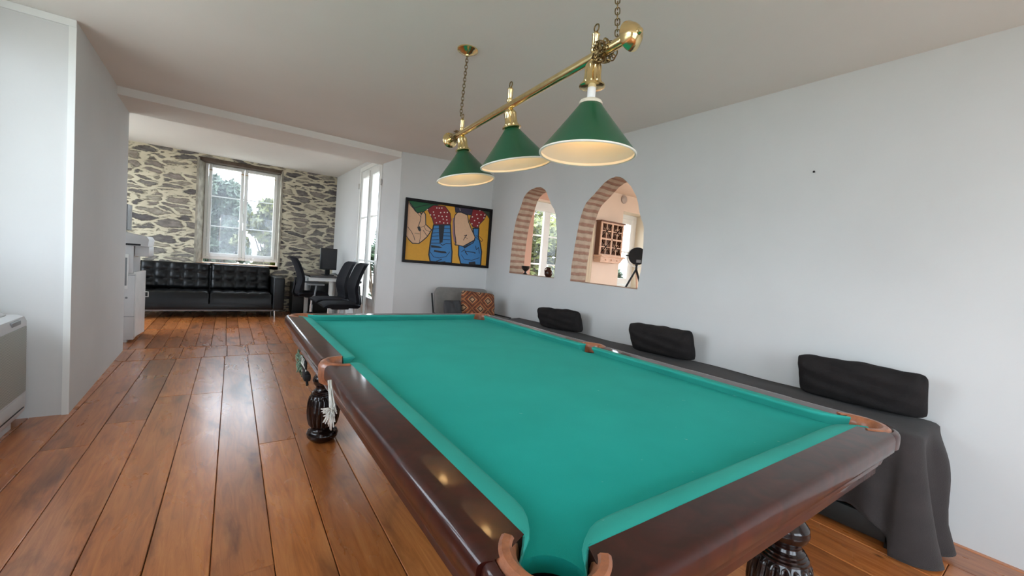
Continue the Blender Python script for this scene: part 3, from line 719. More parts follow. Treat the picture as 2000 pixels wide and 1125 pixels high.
# rope of green and white net with a black clip hanging under the left rail
hb = thing('spare_pocket_net', 'tangled green and white pocket net hanging under the left rail of the table', 'net', (*Tw(-.115, 1.80), 0), -WA)
bm = BM(); rn = random.Random(9)
for k_ in range(14):
    y0 = rn.uniform(-.09, .16); y1 = y0*.3+rn.uniform(-.02, .02); pts = []
    for i in range(7):
        f = i/6; pts.append((rn.uniform(-.012, .012)-.02, y0+(y1-y0)*f+.012*math.sin(f*9+k_), .705-.105*f*(.7+.3*rn.random())))
    tube(bm, pts, .0028, 5)
mesh_obj('net_strands', bm, M['net_green'], hb, 180)
bm = BM()
for k_ in range(4):
    y0 = -.02-.03*k_; tube(bm, [(-.02, y0, .705), (-.025, y0-.01, .68), (-.015, y0-.03, .66), (-.02, y0-.04, .635)], .003, 5)
mesh_obj('white_strand', bm, M['net'], hb, 180)
bm = BM(); box(bm, -.03, .0, -.20, -.12, .62, .655, .010); box(bm, -.02, -.01, -.14, .03, .63, .70, .004); tube(bm, [(-.015, -.16, .63), (-.015, -.20, .605)], .006)
mesh_obj('clip', bm, M['black_plastic'], hb)

# ------------------------------------------------------------------ lamp over the table
BZL = 2.045
def Lx(y): return 1.14+(y-1.165)*.085
lamp = thing('billiard_light', 'brass bar ceiling light with three green cone shades over the billiard table', 'ceiling light', (Lx(1.8), 1.8, CZ), 0)
LO = Matrix.Translation((-Lx(1.8), -1.8, -CZ))
def lp(name, bm, mat, parent=lamp, smooth=40):
    bmesh.ops.transform(bm, matrix=LO, verts=bm.verts[:]); return mesh_obj(name, bm, mat, parent, smooth)
Y0, Y1 = 1.00, 2.58
bd = Vector((Lx(Y1)-Lx(Y0), Y1-Y0, 0)).normalized()
bm = BM(); tube(bm, [(Lx(Y0), Y0, BZL), (Lx(1.8), 1.8, BZL), (Lx(Y1), Y1, BZL)], .0185, 24); lp('bar', bm, M['brass'])
def end_cap(y, sgn):
    q = (bd*sgn).to_track_quat('Z', 'Y').to_matrix().to_4x4()
    mt = Matrix.Translation((Lx(y), y, BZL)) @ q
    bm = BM(); lathe(bm, [(.0185, -.02), (.023, -.018), (.023, -.008), (.019, -.005), (.030, .0), (.045, .004), (.050, .010), (.048, .016), (.042, .024), (.036, .034), (.028, .042), (.018, .047), (.012, .049), (.012, .054), (.008, .060), (.0, .062)], 32, mt, cap=False)
    return lp('end_cap', bm, M['brass'])
end_cap(Y0-.005, -1); end_cap(Y1+.005, 1)
def shade_set(y, tilt_x, tilt_y, drop, rim_d=.365):
    base = Matrix.Translation((Lx(y), y, BZL))
    # finial above the bar
    bm = BM(); lathe(bm, [(.011, .014), (.016, .020), (.016, .030), (.011, .034), (.0135, .04), (.0135, .078), (.016, .082), (.012, .088), (.006, .094)], 20, base)
    fin = lp('finial', bm, M['brass'])
    bm = BM(); tube(bm, [(Lx(y)+.0, y+.012*math.cos(a), BZL+.107+.014*math.sin(a)) for a in [2*PI*i/16 for i in range(16)]], .0028, 6, closed=True)
    bmesh.ops.transform(bm, matrix=LO, verts=bm.verts[:]); mesh_obj('hook_ring', bm, M['old_brass'], fin)
    mt = base @ Matrix.Rotation(tilt_x, 4, 'X') @ Matrix.Rotation(tilt_y, 4, 'Y')
    bm = BM()
    mod = lambda r, z, a: r*(1+(.07*math.cos(a*10) if -.095 < z < -.035 else 0))
    lathe(bm, [(.012, -.012), (.020, -.018), (.027, -.026), (.031, -.034), (.030, -.040), (.029, -.060), (.031, -.085), (.036, -.094), (.036, -.100), (.048, -.104), (.049, -.110), (.040, -.114), (.02, -.114)], 60, mt, mod=mod)
    lp('holder', bm, M['brass'])
    if drop > .03:
        bm = BM(); lathe(bm, [(.016, -.112), (.016, -.118-drop)], 20, mt); lp('socket', bm, M['socket'])
        bm = BM(); lathe(bm, [(.016, -.100-drop), (.040, -.108-drop), (.044, -.114-drop), (.044, -.122-drop), (.030, -.124-drop)], 32, mt); lp('collar', bm, M['beige'])
    zt = -.116-drop; H = .188 if drop > .03 else .176; R0, R1 = .036, rim_d/2
    bm = BM()
    lathe(bm, [(R0-.01, zt+.002), (R0, zt), (R0+.004, zt-.003)]+[(R0+.004+(R1-R0-.004)*t, zt-.003-(H-.003)*t**.97) for t in [i/12 for i in range(1, 13)]], 72, mt, cap=False, mi=0)
    lathe(bm, [(R1, zt-H), (R1+.0022, zt-H-.001), (R1+.0022, zt-H-.006), (R1-.001, zt-H-.008), (R1-.006, zt-H-.005), (R1-.007, zt-H+.004)], 72, mt, cap=False, mi=1)
    lathe(bm, [(R0-.01+(R1-.007-R0+.01)*t, zt-.004-(H-.008)*t) for t in [i/12 for i in range(0, 13)]], 72, mt, cap=False, mi=1)
    # weld not needed: the inner and outer skins overlap at the rim
    me = lp('shade', bm, [M['shade_green'], M['shade_white']])
    bm = BM(); lathe(bm, [(.0, zt-.125), (.018, zt-.120), (.028, zt-.105), (.030, zt-.09), (.024, zt-.07), (.015, zt-.052), (.014, zt-.02)], 20, mt, cap=False); lp('bulb', bm, M['bulb'])
shade_set(1.165, 0, D(-1), .055)
shade_set(1.80, D(-3.8), D(-10.7), .0)
shade_set(2.40, D(-5.7), D(-7.5), .0)
def chain(p0, p1, n, mat, r=.0022, ln=.021, wd=.0085):
    bm = BM(); p0, p1 = Vector(p0), Vector(p1); ax = (p1-p0).normalized()
    q = ax.to_track_quat('Z', 'Y').to_matrix().to_4x4()
    for i in range(n):
        c = p0.lerp(p1, (i+.5)/n); mt = Matrix.Translation(c) @ q @ Matrix.Rotation(PI/2*(i % 2)+.4, 4, 'Z')
        L = (p1-p0).length/n*.66
        pts = [mt @ Vector((wd*math.cos(a), 0, (L-wd)*(1 if math.sin(a) > 0 else -1)*(1 if abs(math.sin(a)) > .01 else 0)+wd*math.sin(a))) for a in [2*PI*k_/14+.01 for k_ in range(14)]]
        tube(bm, pts, r, 6, closed=True)
    return lp('chain', bm, mat)
def canopy(x, y):
    bm = BM(); lathe(bm, [(.012, -.040), (.014, -.034), (.022, -.030), (.034, -.026), (.046, -.020), (.052, -.013), (.062, -.010), (.066, -.006), (.066, 0)], 40, Matrix.Translation((x, y, CZ))); lp('canopy', bm, M['brass'])
canopy(1.262, 2.43); chain((1.262, 2.43, CZ-.038), (1.243, 2.425, BZL+.115), 19, M['old_brass'])
canopy(1.19, 1.15); chain((1.19, 1.15, CZ-.038), (1.145, 1.06, BZL+.02), 22, M['old_brass'])
def clump(y, n, seed, spread=.03):
    rn = random.Random(seed); bm = BM()
    for k_ in range(n):
        a = rn.uniform(0, 2*PI); yy = y+rn.uniform(-spread, spread); r = rn.uniform(.022, .036)
        c = Vector((Lx(yy)+r*math.cos(a), yy, BZL+r*math.sin(a)))
        mt = Matrix.Translation(c) @ Matrix.Rotation(a, 4, 'Y') @ Matrix.Rotation(rn.uniform(-1.2, 1.2), 4, 'X') @ Matrix.Rotation(rn.uniform(0, 3), 4, 'Z')
        pts = [mt @ Vector((.008*math.cos(b_), 0, .014*math.sin(b_))) for b_ in [2*PI*i/12 for i in range(12)]]
        tube(bm, pts, .0024, 6, closed=True)
    lp('chain_knot', bm, M['old_brass'])
clump(1.115, 46, 1); clump(2.49, 26, 2, .025)

# ------------------------------------------------------------------ console air unit
cu = thing('console_air_unit', 'white floor-standing console air conditioner with perforated front in the window recess', 'air conditioner', (-.93, 2.75, 0))
def sidebox(bm, x0, x1, z0, z1, ybev=.03):
    pass
bm = BM()
# body: rounded front-top, chamfered foot
body = [(-.24, .06), (-.03, .06), (-.004, .10), (0, .14), (0, .66), (-.012, .69), (-.04, .70), (-.24, .70)]
rows = []
for y, sh in ((-1.02, .012), (-1.0, 0), (1.035, 0), (1.055, .014)):
    rows.append([bm.verts.new((x-sh if x > -.2 else x, y, z-(sh if z > .4 else -sh))) for x, z in body])
for A, B in zip(rows, rows[1:]):
    for i in range(len(A)): bm.faces.new((A[i], B[i], B[(i+1) % len(A)], A[(i+1) % len(A)]))
bm.faces.new(rows[0]); bm.faces.new(rows[-1])
box(bm, -.22, -.05, -.98, 1.0, 0, .065)
mesh_obj('housing', bm, M['office_white'], cu, 30)
bm = BM(); box(bm, -.004, .005, -.98, 1.02, .225, .632, .004); mesh_obj('front_grille', bm, M['grille'], cu)
bm = BM(); box(bm, -.004, .004, -.98, 1.02, .138, .212, .003); mesh_obj('lower_panel', bm, M['office_white'], cu)
bm = BM(); box(bm, -.003, .0035, -.98, 1.0, .126, .131); mesh_obj('panel_gap', bm, M['black_plastic'], cu)
for k_ in range(3):
    bm = BM(); box(bm, -.005, .005, -.98, .98, 0, .045, .002, mat=Matrix.Translation((-.07-.055*k_, 0, .70)) @ Matrix.Rotation(-.9, 4, 'Y')); mesh_obj('louvre', bm, M['office_grey'] if k_ == 1 else M['office_white'], cu)
bm = BM(); box(bm, -.01, .004, .80, .93, .655, .68, .003); mesh_obj('control_display', bm, M['office_grey'], cu)

# ------------------------------------------------------------------ copier
cp = thing('photocopier', 'tall white and grey photocopier standing behind the end of the left wall', 'photocopier', (-1.0, 6.68, 0))
bm = BM(); box(bm, -.32, .26, -.29, .27, .03, .80, .008); box(bm, -.30, .20, -.27, .25, 0, .03); mesh_obj('lower_body', bm, M['office_white'], cp)
bm = BM(); box(bm, -.32, .24, -.28, .27, .80, 1.12, .01); mesh_obj('upper_body', bm, M['office_white'], cp)
bm = BM(); prism(bm, [(-.32, 1.12), (.36, 1.12), (.37, 1.20), (.35, 1.235), (.18, 1.26), (.0, 1.30), (-.32, 1.33)], -.29, .27, mat=Matrix(((1, 0, 0, 0), (0, 0, 1, 0), (0, 1, 0, 0), (0, 0, 0, 1)))); mesh_obj('scanner', bm, M['office_white'], cp, 50)
bm = BM(); box(bm, -.33, .30, -.292, -.285, 1.125, 1.145); box(bm, -.32, -.2, -.293, -.285, 1.145, 1.22); mesh_obj('scanner_gap', bm, M['black_plastic'], cp)
bm = BM(); box(bm, .245, .37, -.24, .22, 1.0, 1.12, .01); mesh_obj('control_panel', bm, M['office_white'], cp)
bm = BM(); box(bm, -.26, .16, -.10, .20, 1.30, 1.60, .01); mesh_obj('document_feeder', bm, M['office_grey'], cp)
bm = BM(); box(bm, .10, .20, -.294, -.28, .62, 1.02, .004); mesh_obj('side_handle_recess', bm, M['socket'], cp)
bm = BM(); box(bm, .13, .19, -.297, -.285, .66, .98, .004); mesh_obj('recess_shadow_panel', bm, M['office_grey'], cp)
bm = BM(); box(bm, .0, .37, 0, .03, 0, .76, .006, mat=Matrix.Translation((.27, -.27, .06)) @ Matrix.Rotation(PI/2-.12, 4, 'Z')); mesh_obj('side_door', bm, M['socket'], cp)
bm = BM(); tube(bm, [(.29, .05, .50), (.345, .05, .50), (.345, .05, .56), (.29, .05, .56)], .007, 6); mesh_obj('door_latch', bm, M['white_trim'], cp)
for z in (.30, .78):
    bm = BM(); box(bm, -.32, .262, -.2925, -.288, z, z+.006); mesh_obj('tray_gap', bm, M['office_grey'], cp)
for z in (.34, 1.03):
    bm = BM()
    for k_ in range(6): box(bm, -.02-.22, .12-.2, -.294, -.288, z+k_*.011, z+k_*.011+.005)
    mesh_obj('vent_slots', bm, M['office_grey'], cp)
bm = BM(); lathe(bm, [(.012, 0), (.012, .005), (.008, .007)], 16, Matrix.Translation((.19, -.291, .52)) @ Matrix.Rotation(PI/2, 4, 'X')); mesh_obj('power_button', bm, M['office_grey'], cp)

# ------------------------------------------------------------------ sofa
sf = thing('leather_sofa', 'long black tufted leather sofa under the window of the stone wall', 'sofa', (-.06, 8.55, 0))
def tuft(nu, nv, p, U, V, Nn, w, h, amp, thick, sub=7):
    """puffed panel with a grid of tufts; p = lower-left front corner"""
    bm = BM(); p, U, V, Nn = map(Vector, (p, U, V, Nn))
    def fn(u, v):
        a = abs(math.sin(PI*u*nu)); b_ = abs(math.sin(PI*v*nv)); edge = min(1, min(u, 1-u)*w/.02)*min(1, min(v, 1-v)*h/.02)
        puff = amp*(max(a, .03)**.45)*(max(b_, .03)**.45)
        return p+U*u*w+V*v*h+Nn*(puff+.02*max(edge, 0)**.5)
    Vv = grid(bm, nu*sub, nv*sub, fn)
    loop = [Vv[i][0] for i in range(len(Vv))]+[Vv[-1][j] for j in range(1, len(Vv[0]))]+[Vv[i][-1] for i in range(len(Vv)-2, -1, -1)]+[Vv[0][j] for j in range(len(Vv[0])-2, 0, -1)]
    back = [bm.verts.new(v.co-Nn*thick) for v in loop]; n = len(loop)
    for i in range(n): bm.faces.new((loop[i], loop[(i+1) % n], back[(i+1) % n], back[i]))
    bm.faces.new(back); return bm
for x0, w in ((-.90, .90), (.01, .87)):
    mesh_obj('back_cushion', tuft(5, 3, (x0+.005, .13, .44), (1, 0, 0), (0, .18, .98), (0, -.98, .18), w-.01, .43, .030, .13), M['black_leather'], sf, 60)
    mesh_obj('seat_cushion', tuft(5, 3, (x0+.005, -.33, .395), (1, 0, 0), (0, 1, 0), (0, 0, 1), w-.01, .52, .022, .17), M['black_leather'], sf, 60)
bm = BM(); box(bm, -.90, .89, -.33, .36, .14, .235, .012); box(bm, -.90, .89, .24, .40, .2, .80, .02); mesh_obj('base', bm, M['black_leather'], sf)
for x0, x1 in ((.90, 1.07), (-1.08, -.91)):
    bm = BM(); box(bm, x0, x1, -.36, .40, .14, .70, .03, 3); mesh_obj('armrest', bm, M['black_leather'], sf)
bm = BM(); box(bm, -1.0, 1.0, -.30, -.27, .115, .14, .003); box(bm, -1.0, 1.0, .27, .30, .115, .14, .003); mesh_obj('metal_rail', bm, M['office_grey'], sf)
for xx in (-.95, .94):
    for yy in (-.285, .285):
        bm = BM(); lathe(bm, [(.012, 0), (.018, .118)], 16, Matrix.Translation((xx, yy, 0))); mesh_obj('leg', bm, M['chrome'], sf)

# ------------------------------------------------------------------ desk, monitor, black cabinet
dk = thing('desk', 'desk with dark top on white legs beside the french doors', 'desk', (1.62, 8.15, 0))
bm = BM(); box(bm, -.29, .31, -.40, .40, .765, .795, .004); mesh_obj('desktop', bm, M['desk_top'], dk)
for yy in (-.36, .32):
    bm = BM(); box(bm, -.30, .26, yy, yy+.04, .70, .763, .003); mesh_obj('apron', bm, M['white_trim'], dk)
for xx, yy in ((.07, -.30), (-.22, .30), (.25, .30)):
    bm = BM(); lathe(bm, [(.036, 0), (.036, .70)], 20, Matrix.Translation((xx, yy, 0))); mesh_obj('leg', bm, M['white_trim'], dk)
mo = thing('monitor', 'black flat computer monitor standing on the desk', 'monitor', (1.68, 8.10, .795), D(8))
bm = BM(); box(bm, -.145, .145, -.02, .02, .10, .49, .006); mesh_obj('bezel', bm, M['black_plastic'], mo)
bm = BM(); box(bm, -.13, .13, -.0225, -.019, .12, .475); mesh_obj('display', bm, M['screen'], mo)
bm = BM(); box(bm, -.04, .04, .01, .045, .005, .22, .005); box(bm, -.09, .09, -.07, .09, 0, .012, .004); mesh_obj('stand', bm, M['black_plastic'], mo)
bm = BM(); rn = random.Random(4)
for k_ in range(5): tube(bm, [(1.72+.02*k_, 8.05, .83-.004*k_), (1.78+.015*k_, 7.97+.02*k_, .85-.01*k_), (1.83+.01*k_, 8.01, .802), (1.90, 8.10+.02*k_, .802)], .005, 6)
o = mesh_obj('computer_cables', bm, M['cable']); tag(o, 'loose bundle of pale computer cables on the desk beside the monitor', 'cable')
lc = thing('low_cabinet', 'low black cabinet behind the desk against the stone wall', 'cabinet', (1.55, 8.78, 0))
bm = BM(); box(bm, -.36, .36, -.18, .2, .04, .60, .006); mesh_obj('cabinet_body', bm, M['bench_wood'], lc)
for sx in (-1, 1):
    bm = BM(); box(bm, min(sx*.005, sx*.35), max(sx*.005, sx*.35), -.196, -.181, .06, .585, .003); dd = mesh_obj('cabinet_door', bm, M['bench_wood'], lc)
    bm = BM(); box(bm, sx*.03-.006, sx*.03+.006, -.212, -.195, .30, .40, .003); mesh_obj('handle', bm, M['chrome'], dd)
bm = BM(); box(bm, -.34, .34, -.16, .18, 0, .04); mesh_obj('plinth', bm, M['black_plastic'], lc)

# ------------------------------------------------------------------ office chairs (sitter faces local +X)
def office_chair(loc, rz, label):
    t = thing('office_chair', label, 'chair', loc, rz, 'black office chairs round the desk')
    bm = BM()
    def top(u, v):
        x = -.24+.50*u; y = -.24+.48*v; e_ = max(0, 1-((2*abs(u-.5))**4+(2*abs(v-.5))**4)*.5)
        return (x, y*(1-.12*(u-.5)), .455+.045*e_**.6-(.02*max(0, u-.85)/.15))
    A = grid(bm, 14, 12, top); B = grid(bm, 14, 12, lambda u, v: (-.22+.46*u, (-.22+.44*v), .425))
    n, mv = 14, 12
    rim = lambda G: [G[i][0] for i in range(n+1)]+[G[n][j] for j in range(1, mv+1)]+[G[i][mv] for i in range(n-1, -1, -1)]+[G[0][j] for j in range(mv-1, 0, -1)]
    ra, rb = rim(A), rim(B)
    for i in range(len(ra)): bm.faces.new((ra[i], ra[(i+1) % len(ra)], rb[(i+1) % len(ra)], rb[i]))
    mesh_obj('seat', bm, M['black_fabric'], t, 60)
    prf = [(-.250, .47), (-.262, .52), (-.245, .60), (-.225, .68), (-.225, .74), (-.245, .83), (-.285, .94), (-.325, 1.03), (-.355, 1.075), (-.38, 1.09)]
    bm = BM(); n_ = len(prf)-1
    def pr(v): 
        k_ = min(int(v*n_), n_-1); f = v*n_-k_; return prf[k_][0]+(prf[k_+1][0]-prf[k_][0])*f, prf[k_][1]+(prf[k_+1][1]-prf[k_][1])*f
    def wdt(v): return .20+.035*math.sin(PI*min(1, v*1.1))-(.06*max(0, v-.85)/.15)
    f1 = lambda u, v: (pr(v)[0]+.022+.05*(2*u-1)**2, (2*u-1)*wdt(v), pr(v)[1]); f2 = lambda u, v: (pr(v)[0]-.022+.05*(2*u-1)**2, (2*u-1)*wdt(v), pr(v)[1])
    A = grid(bm, 12, 20, f1); B = grid(bm, 12, 20, f2)
    rim2 = lambda G: [G[i][0] for i in range(13)]+[G[12][j] for j in range(1, 21)]+[G[i][20] for i in range(11, -1, -1)]+[G[0][j] for j in range(19, 0, -1)]
    ra, rb = rim2(A), rim2(B)
    for i in range(len(ra)): bm.faces.new((ra[i], ra[(i+1) % len(ra)], rb[(i+1) % len(ra)], rb[i]))
    mesh_obj('backrest', bm, M['black_fabric'], t, 60)
    bm = BM(); tube(bm, [(-.10, 0, .415), (-.27, 0, .41), (-.305, 0, .47), (-.285, 0, .60), (-.27, 0, .74)], .018, 8, sx=1.5); box(bm, -.12, .12, -.09, .09, .39, .425, .01); mesh_obj('back_bracket', bm, M['black_plastic'], t)
    for zz in (.62, .80):
        bm = BM(); lathe(bm, [(.018, 0), (.02, .018), (.012, .03)], 14, Matrix.Translation((-.245-(.03 if zz > .7 else .0), 0, zz)) @ Matrix.Rotation(-PI/2, 4, 'Y')); mesh_obj('knob', bm, M['black_plastic'], t)
    bm = BM(); lathe(bm, [(.026, .10), (.026, .26), (.016, .262), (.016, .40)], 16); mesh_obj('gas_lift', bm, M['chrome'], t)
    bm = BM(); lathe(bm, [(.04, .075), (.04, .125), (.03, .13)], 16)
    for k_ in range(5):
        a = 2*PI*k_/5+.3; box(bm, .02, .30, -.02, .02, .07, .10, .006, mat=Matrix.Rotation(a, 4, 'Z'))
    mesh_obj('star_base', bm, M['black_plastic'], t)
    for k_ in range(5):
        a = 2*PI*k_/5+.3; bm = BM()
        for s in (-1, 1): lathe(bm, [(.0, -.008), (.026, -.008), (.028, 0), (.026, .008), (0, .008)], 16, Matrix.Rotation(a, 4, 'Z') @ Matrix.Translation((.29, s*.016, .028)) @ Matrix.Rotation(PI/2, 4, 'X'), cap=False)
        box(bm, .28, .30, -.008, .008, .03, .08, mat=Matrix.Rotation(a, 4, 'Z')); mesh_obj('castor', bm, M['black_plastic'], t)
    return t
c0 = office_chair((1.52, 6.45, 0), PI, 'black office chair nearest the billiard table, facing left by the french doors')
dup(c0, (1.52, 7.12, 0), PI+.05, 'black office chair just behind the nearest one, facing left toward the sofa')
c3 = dup(c0, (1.42, 8.05, 0), .0, 'black office chair with armrests facing right, between sofa and desk')
for s in (-1, 1):
    bm = BM(); tube(bm, [(-.02, s*.20, .43), (.0, s*.265, .44), (.02, s*.27, .62)], .014, 8); box(bm, -.12, .15, s*.27-.03, s*.27+.03, .625, .655, .01); mesh_obj('armrest', bm, M['office_grey'], c3)

# ------------------------------------------------------------------ armchair with cushions
ac = thing('armchair', 'grey upholstered armchair with thin black metal frame under the painting', 'armchair', (2.65, 4.56, 0), -.10)
bm = BM()
def bk(u, v, off):
    x = -.375+.75*u; z = .30+.585*v; cr = min(u, 1-u)*.8; 
    if v > .85 and cr < .09: z -= (.09-math.sqrt(max(0, .09**2-(.09-cr)**2)))*(v-.85)/.15
    puff = .03*(1-(2*u-1)**4)*(1-(2*v-1)**4)
    return (x, .18+.10*v+off*(.045+puff), z)
A = grid(bm, 24, 16, lambda u, v: bk(u, v, -1)); B = grid(bm, 24, 16, lambda u, v: bk(u, v, 1))
rim3 = lambda G, a, b_: [G[i][0] for i in range(a+1)]+[G[a][j] for j in range(1, b_+1)]+[G[i][b_] for i in range(a-1, -1, -1)]+[G[0][j] for j in range(b_-1, 0, -1)]
ra, rb = rim3(A, 24, 16), rim3(B, 24, 16)
for i in range(len(ra)): bm.faces.new((ra[i], ra[(i+1) % len(ra)], rb[(i+1) % len(ra)], rb[i]))
mesh_obj('backrest', bm, M['grey_fabric'], ac, 60)
bm = BM(); box(bm, -.37, .37, -.36, .14, .28, .42, .035, 4); mesh_obj('seat', bm, M['grey_fabric'], ac)
for s in (-1, 1):
    bm = BM(); tube(bm, [(s*.405, -.34, 0), (s*.405, -.36, .58), (s*.405, .20, .56), (s*.405, .30, .80)], .011, 8); tube(bm, [(s*.405, .20, .56), (s*.405, .30, 0)], .011, 8); mesh_obj('side_frame', bm, M['black_plastic'], ac)
for yy in (-.34, .245):
    bm = BM(); tube(bm, [(-.405, yy, .27), (.405, yy, .27)], .010, 8); mesh_obj('cross_bar', bm, M['black_plastic'], ac)
def pillow(w, h, t, seed, wr=.006, pinch=.02, nu=44, nv=26):
    rn = random.Random(seed); ph = [rn.uniform(0, 6.28) for _ in range(8)]; bm = BM()
    def f(u, v, s):
        a, b_ = 2*u-1, 2*v-1
        th = (max(0, 1-abs(a)**5)*max(0, 1-abs(b_)**4))**.5; rc = max(0, (abs(a)**12*abs(b_)**6))
        x = a*w/2*(1-pinch*(1-abs(a)**.5)*0-pinch*.5*(1-b_*b_)*abs(a)**6); z = b_*h/2*(1-pinch*.8*(1-a*a)*abs(b_)**6)
        wv = wr*(math.sin(a*7+b_*3+ph[0])+.7*math.sin(b_*9-a*4+ph[1])+.6*math.sin(a*15+ph[2]+3*b_)*abs(b_))*th
        return (x*(1-.03*rc)+.3*wv, s*(t/2*th+wv*.8), z*(1-.10*rc)+.5*wv)
    A = grid(bm, nu, nv, lambda u, v: f(u, v, 1)); B = grid(bm, nu, nv, lambda u, v: f(u, v, -1))
    bmesh.ops.remove_doubles(bm, verts=bm.verts[:], dist=.0004)
    return bm
def pillow_thing(name, bm, mat, loc, rot, label, cat, group=None, piping=None):
    o = mesh_obj(name, bm, mat, None, 80, loc, rot); return tag(o, label, cat, group)
pillow_thing('patterned_cushion', pillow(.46, .45, .13, 3), M['kilim'], (2.675, 4.39, .655), (D(-16), D(4), -.10), 'rust kilim cushion with diamond pattern on the grey armchair', 'cushion')
pillow_thing('slate_cushion', pillow(.22, .34, .11, 4), M['grey_dark'], (2.325, 4.38, .60), (D(-14), D(-1), -.10), 'plain slate grey cushion left of the patterned one on the armchair', 'cushion')

# ------------------------------------------------------------------ painting
wn = Vector((-.225, -1.265, 0)).normalized(); wu = Vector((1.265, -.225, 0)).normalized()
pc = Vector((2.578, 5.145, 1.588)); PWd, PHt = 1.215, .835
pt = thing('painting', 'framed pop style painting of hands and blue laced shoes on yellow', 'painting', pc+wn*.003)
pt.rotation_euler = (0, 0, math.atan2(wu.y, wu.x))
bm = BM(); hw, hh = PWd/2, PHt/2; fw = .034
for q in ((-hw, hw, hh-fw, hh), (-hw, hw, -hh, -hh+fw), (-hw, -hw+fw, -hh+fw, hh-fw), (hw-fw, hw, -hh+fw, hh-fw)): box(bm, q[0], q[1], -.045, 0, q[2], q[3], .003, 1)
mesh_obj('picture_frame', bm, M['frame_dark'], pt)
src = [(80, 100), (1262, 290), (1215, 1080), (30, 1000)]; dst = [(-hw, hh), (hw, hh), (hw, -hh), (-hw, -hh)]
Am, bb = [], []
for (x, y), (u, v) in zip(src, dst):
    Am += [[x, y, 1, 0, 0, 0, -u*x, -u*y], [0, 0, 0, x, y, 1, -v*x, -v*y]]; bb += [u, v]
Hm = np.append(np.linalg.solve(np.array(Am, float), np.array(bb, float)), 1).reshape(3, 3)
def hp(x, y):
    q = Hm @ np.array([x, y, 1.0]); u, v = q[0]/q[2], q[1]/q[2]
    return (max(-hw+fw-.002, min(hw-fw+.002, u)), max(-hh+fw-.002, min(hh-fw+.002, v)))
bm = BM(); AM = ['art_yellow', 'art_skin', 'art_blue', 'art_red', 'art_black', 'art_green', 'art_white', 'art_indigo', 'art_darkgreen', 'art_mauve']
layer = [0]
def poly(mat, pts, outline=0):
    outline *= 1.5
    layer[0] += 1; z = -.012-layer[0]*.00005
    P = [Vector((*hp(*p), 0)) for p in pts]
    if outline:
        n = len(P); c = P
        for i in range(n):
            a, b_ = P[i], P[(i+1) % n]; d_ = (b_-a)
            if d_.length < 1e-6: continue
            s = Vector((-d_.y, d_.x, 0)).normalized()*outline; e_ = d_.normalized()*outline*.6
            q = [a-s-e_, b_-s+e_, b_+s+e_, a+s-e_]
            vs = [bm.verts.new((max(-hw+fw, min(hw-fw, v.x)), z-.00003, max(-hh+fw, min(hh-fw, v.y)))) for v in q]
            bm.faces.new(vs).material_index = 4
    vs = [bm.verts.new((v.x, z, v.y)) for v in P]
    for t in tessellate_polygon([P]):
        try: bm.faces.new([vs[i] for i in t]).material_index = AM.index(mat)
        except ValueError: pass
def stroke(pts, w=.005, mat='art_black'):
    w *= 1.4
    layer[0] += 1; z = -.012-layer[0]*.00005
    P = [Vector((*hp(*p), 0)) for p in pts]
    for a, b_ in zip(P, P[1:]):
        d_ = b_-a
        if d_.length < 1e-6: continue
        s = Vector((-d_.y, d_.x, 0)).normalized()*w/2; e_ = d_.normalized()*w*.3
        bm.faces.new([bm.verts.new((v.x, z, v.y)) for v in (a-s-e_, b_-s+e_, b_+s+e_, a+s-e_)]).material_index = AM.index(mat)
poly('art_yellow', [(60, 90), (1290, 280), (1240, 1100), (10, 1010)])
poly('art_red', [(385, 270), (470, 215), (630, 235), (700, 330), (715, 420), (700, 490), (480, 490), (455, 400)], .003)
poly('art_red', [(1005, 270), (1120, 285), (1200, 330), (1160, 420), (1095, 490), (1085, 540), (1010, 520), (960, 440), (990, 350)], .003)
poly('art_darkgreen', [(1130, 275), (1260, 290), (1245, 420), (1190, 360)])
poly('art_green', [(120, 140), (250, 150), (420, 180), (560, 200), (470, 215), (390, 262), (340, 300), (240, 320), (190, 240)], .003)
stroke([(200, 250), (300, 225), (360, 215), (450, 200)], .006)
poly('art_indigo', [(765, 235), (1005, 265), (985, 360), (930, 350), (830, 315), (775, 320)], .003)
poly('art_blue', [(475, 490), (705, 490), (712, 620), (722, 760), (732, 860), (725, 1020), (430, 1000), (412, 900), (430, 740), (452, 600)], .006)
poly('art_blue', [(1010, 540), (1090, 540), (1085, 660), (1110, 740), (1130, 860), (1120, 1050), (850, 1030), (820, 900), (822, 760), (930, 760), (1035, 700)], .006)
poly('art_black', [(545, 495), (625, 495), (615, 600), (600, 730), (560, 740), (550, 620)])
for y in (540, 595, 640, 690): 
    stroke([(455, y+5), (545, y)], .006); stroke([(610, y), (700, y+3)], .006)
stroke([(430, 740), (560, 740), (600, 770), (650, 745), (722, 750)], .006)
poly('art_black', [(440, 765), (560, 785), (600, 800), (560, 808), (445, 800)]); poly('art_black', [(485, 835), (640, 855), (665, 880), (600, 878), (480, 858)])
stroke([(430, 860), (480, 930), (560, 945), (650, 925), (700, 860)], .005); poly('art_black', [(460, 990), (520, 1010), (640, 990), (650, 1020), (450, 1010)]); stroke([(520, 990), (590, 962)], .008)
poly('art_black', [(960, 1000), (1045, 990), (1055, 1050), (960, 1050)]); poly('art_black', [(880, 790), (1000, 740), (1040, 700), (1020, 740), (900, 815)])
stroke([(860, 860), (900, 830), (940, 900), (910, 860)], .006); stroke([(910, 850), (1045, 870), (1040, 885)], .007); stroke([(860, 900), (900, 960), (1000, 975), (1100, 940)], .005); stroke([(1050, 780), (1060, 830), (1090, 800), (1100, 880)], .006)
stroke([(1050, 640), (1110, 660), (1145, 700), (1130, 720), (1080, 690), (1050, 660)], .005)
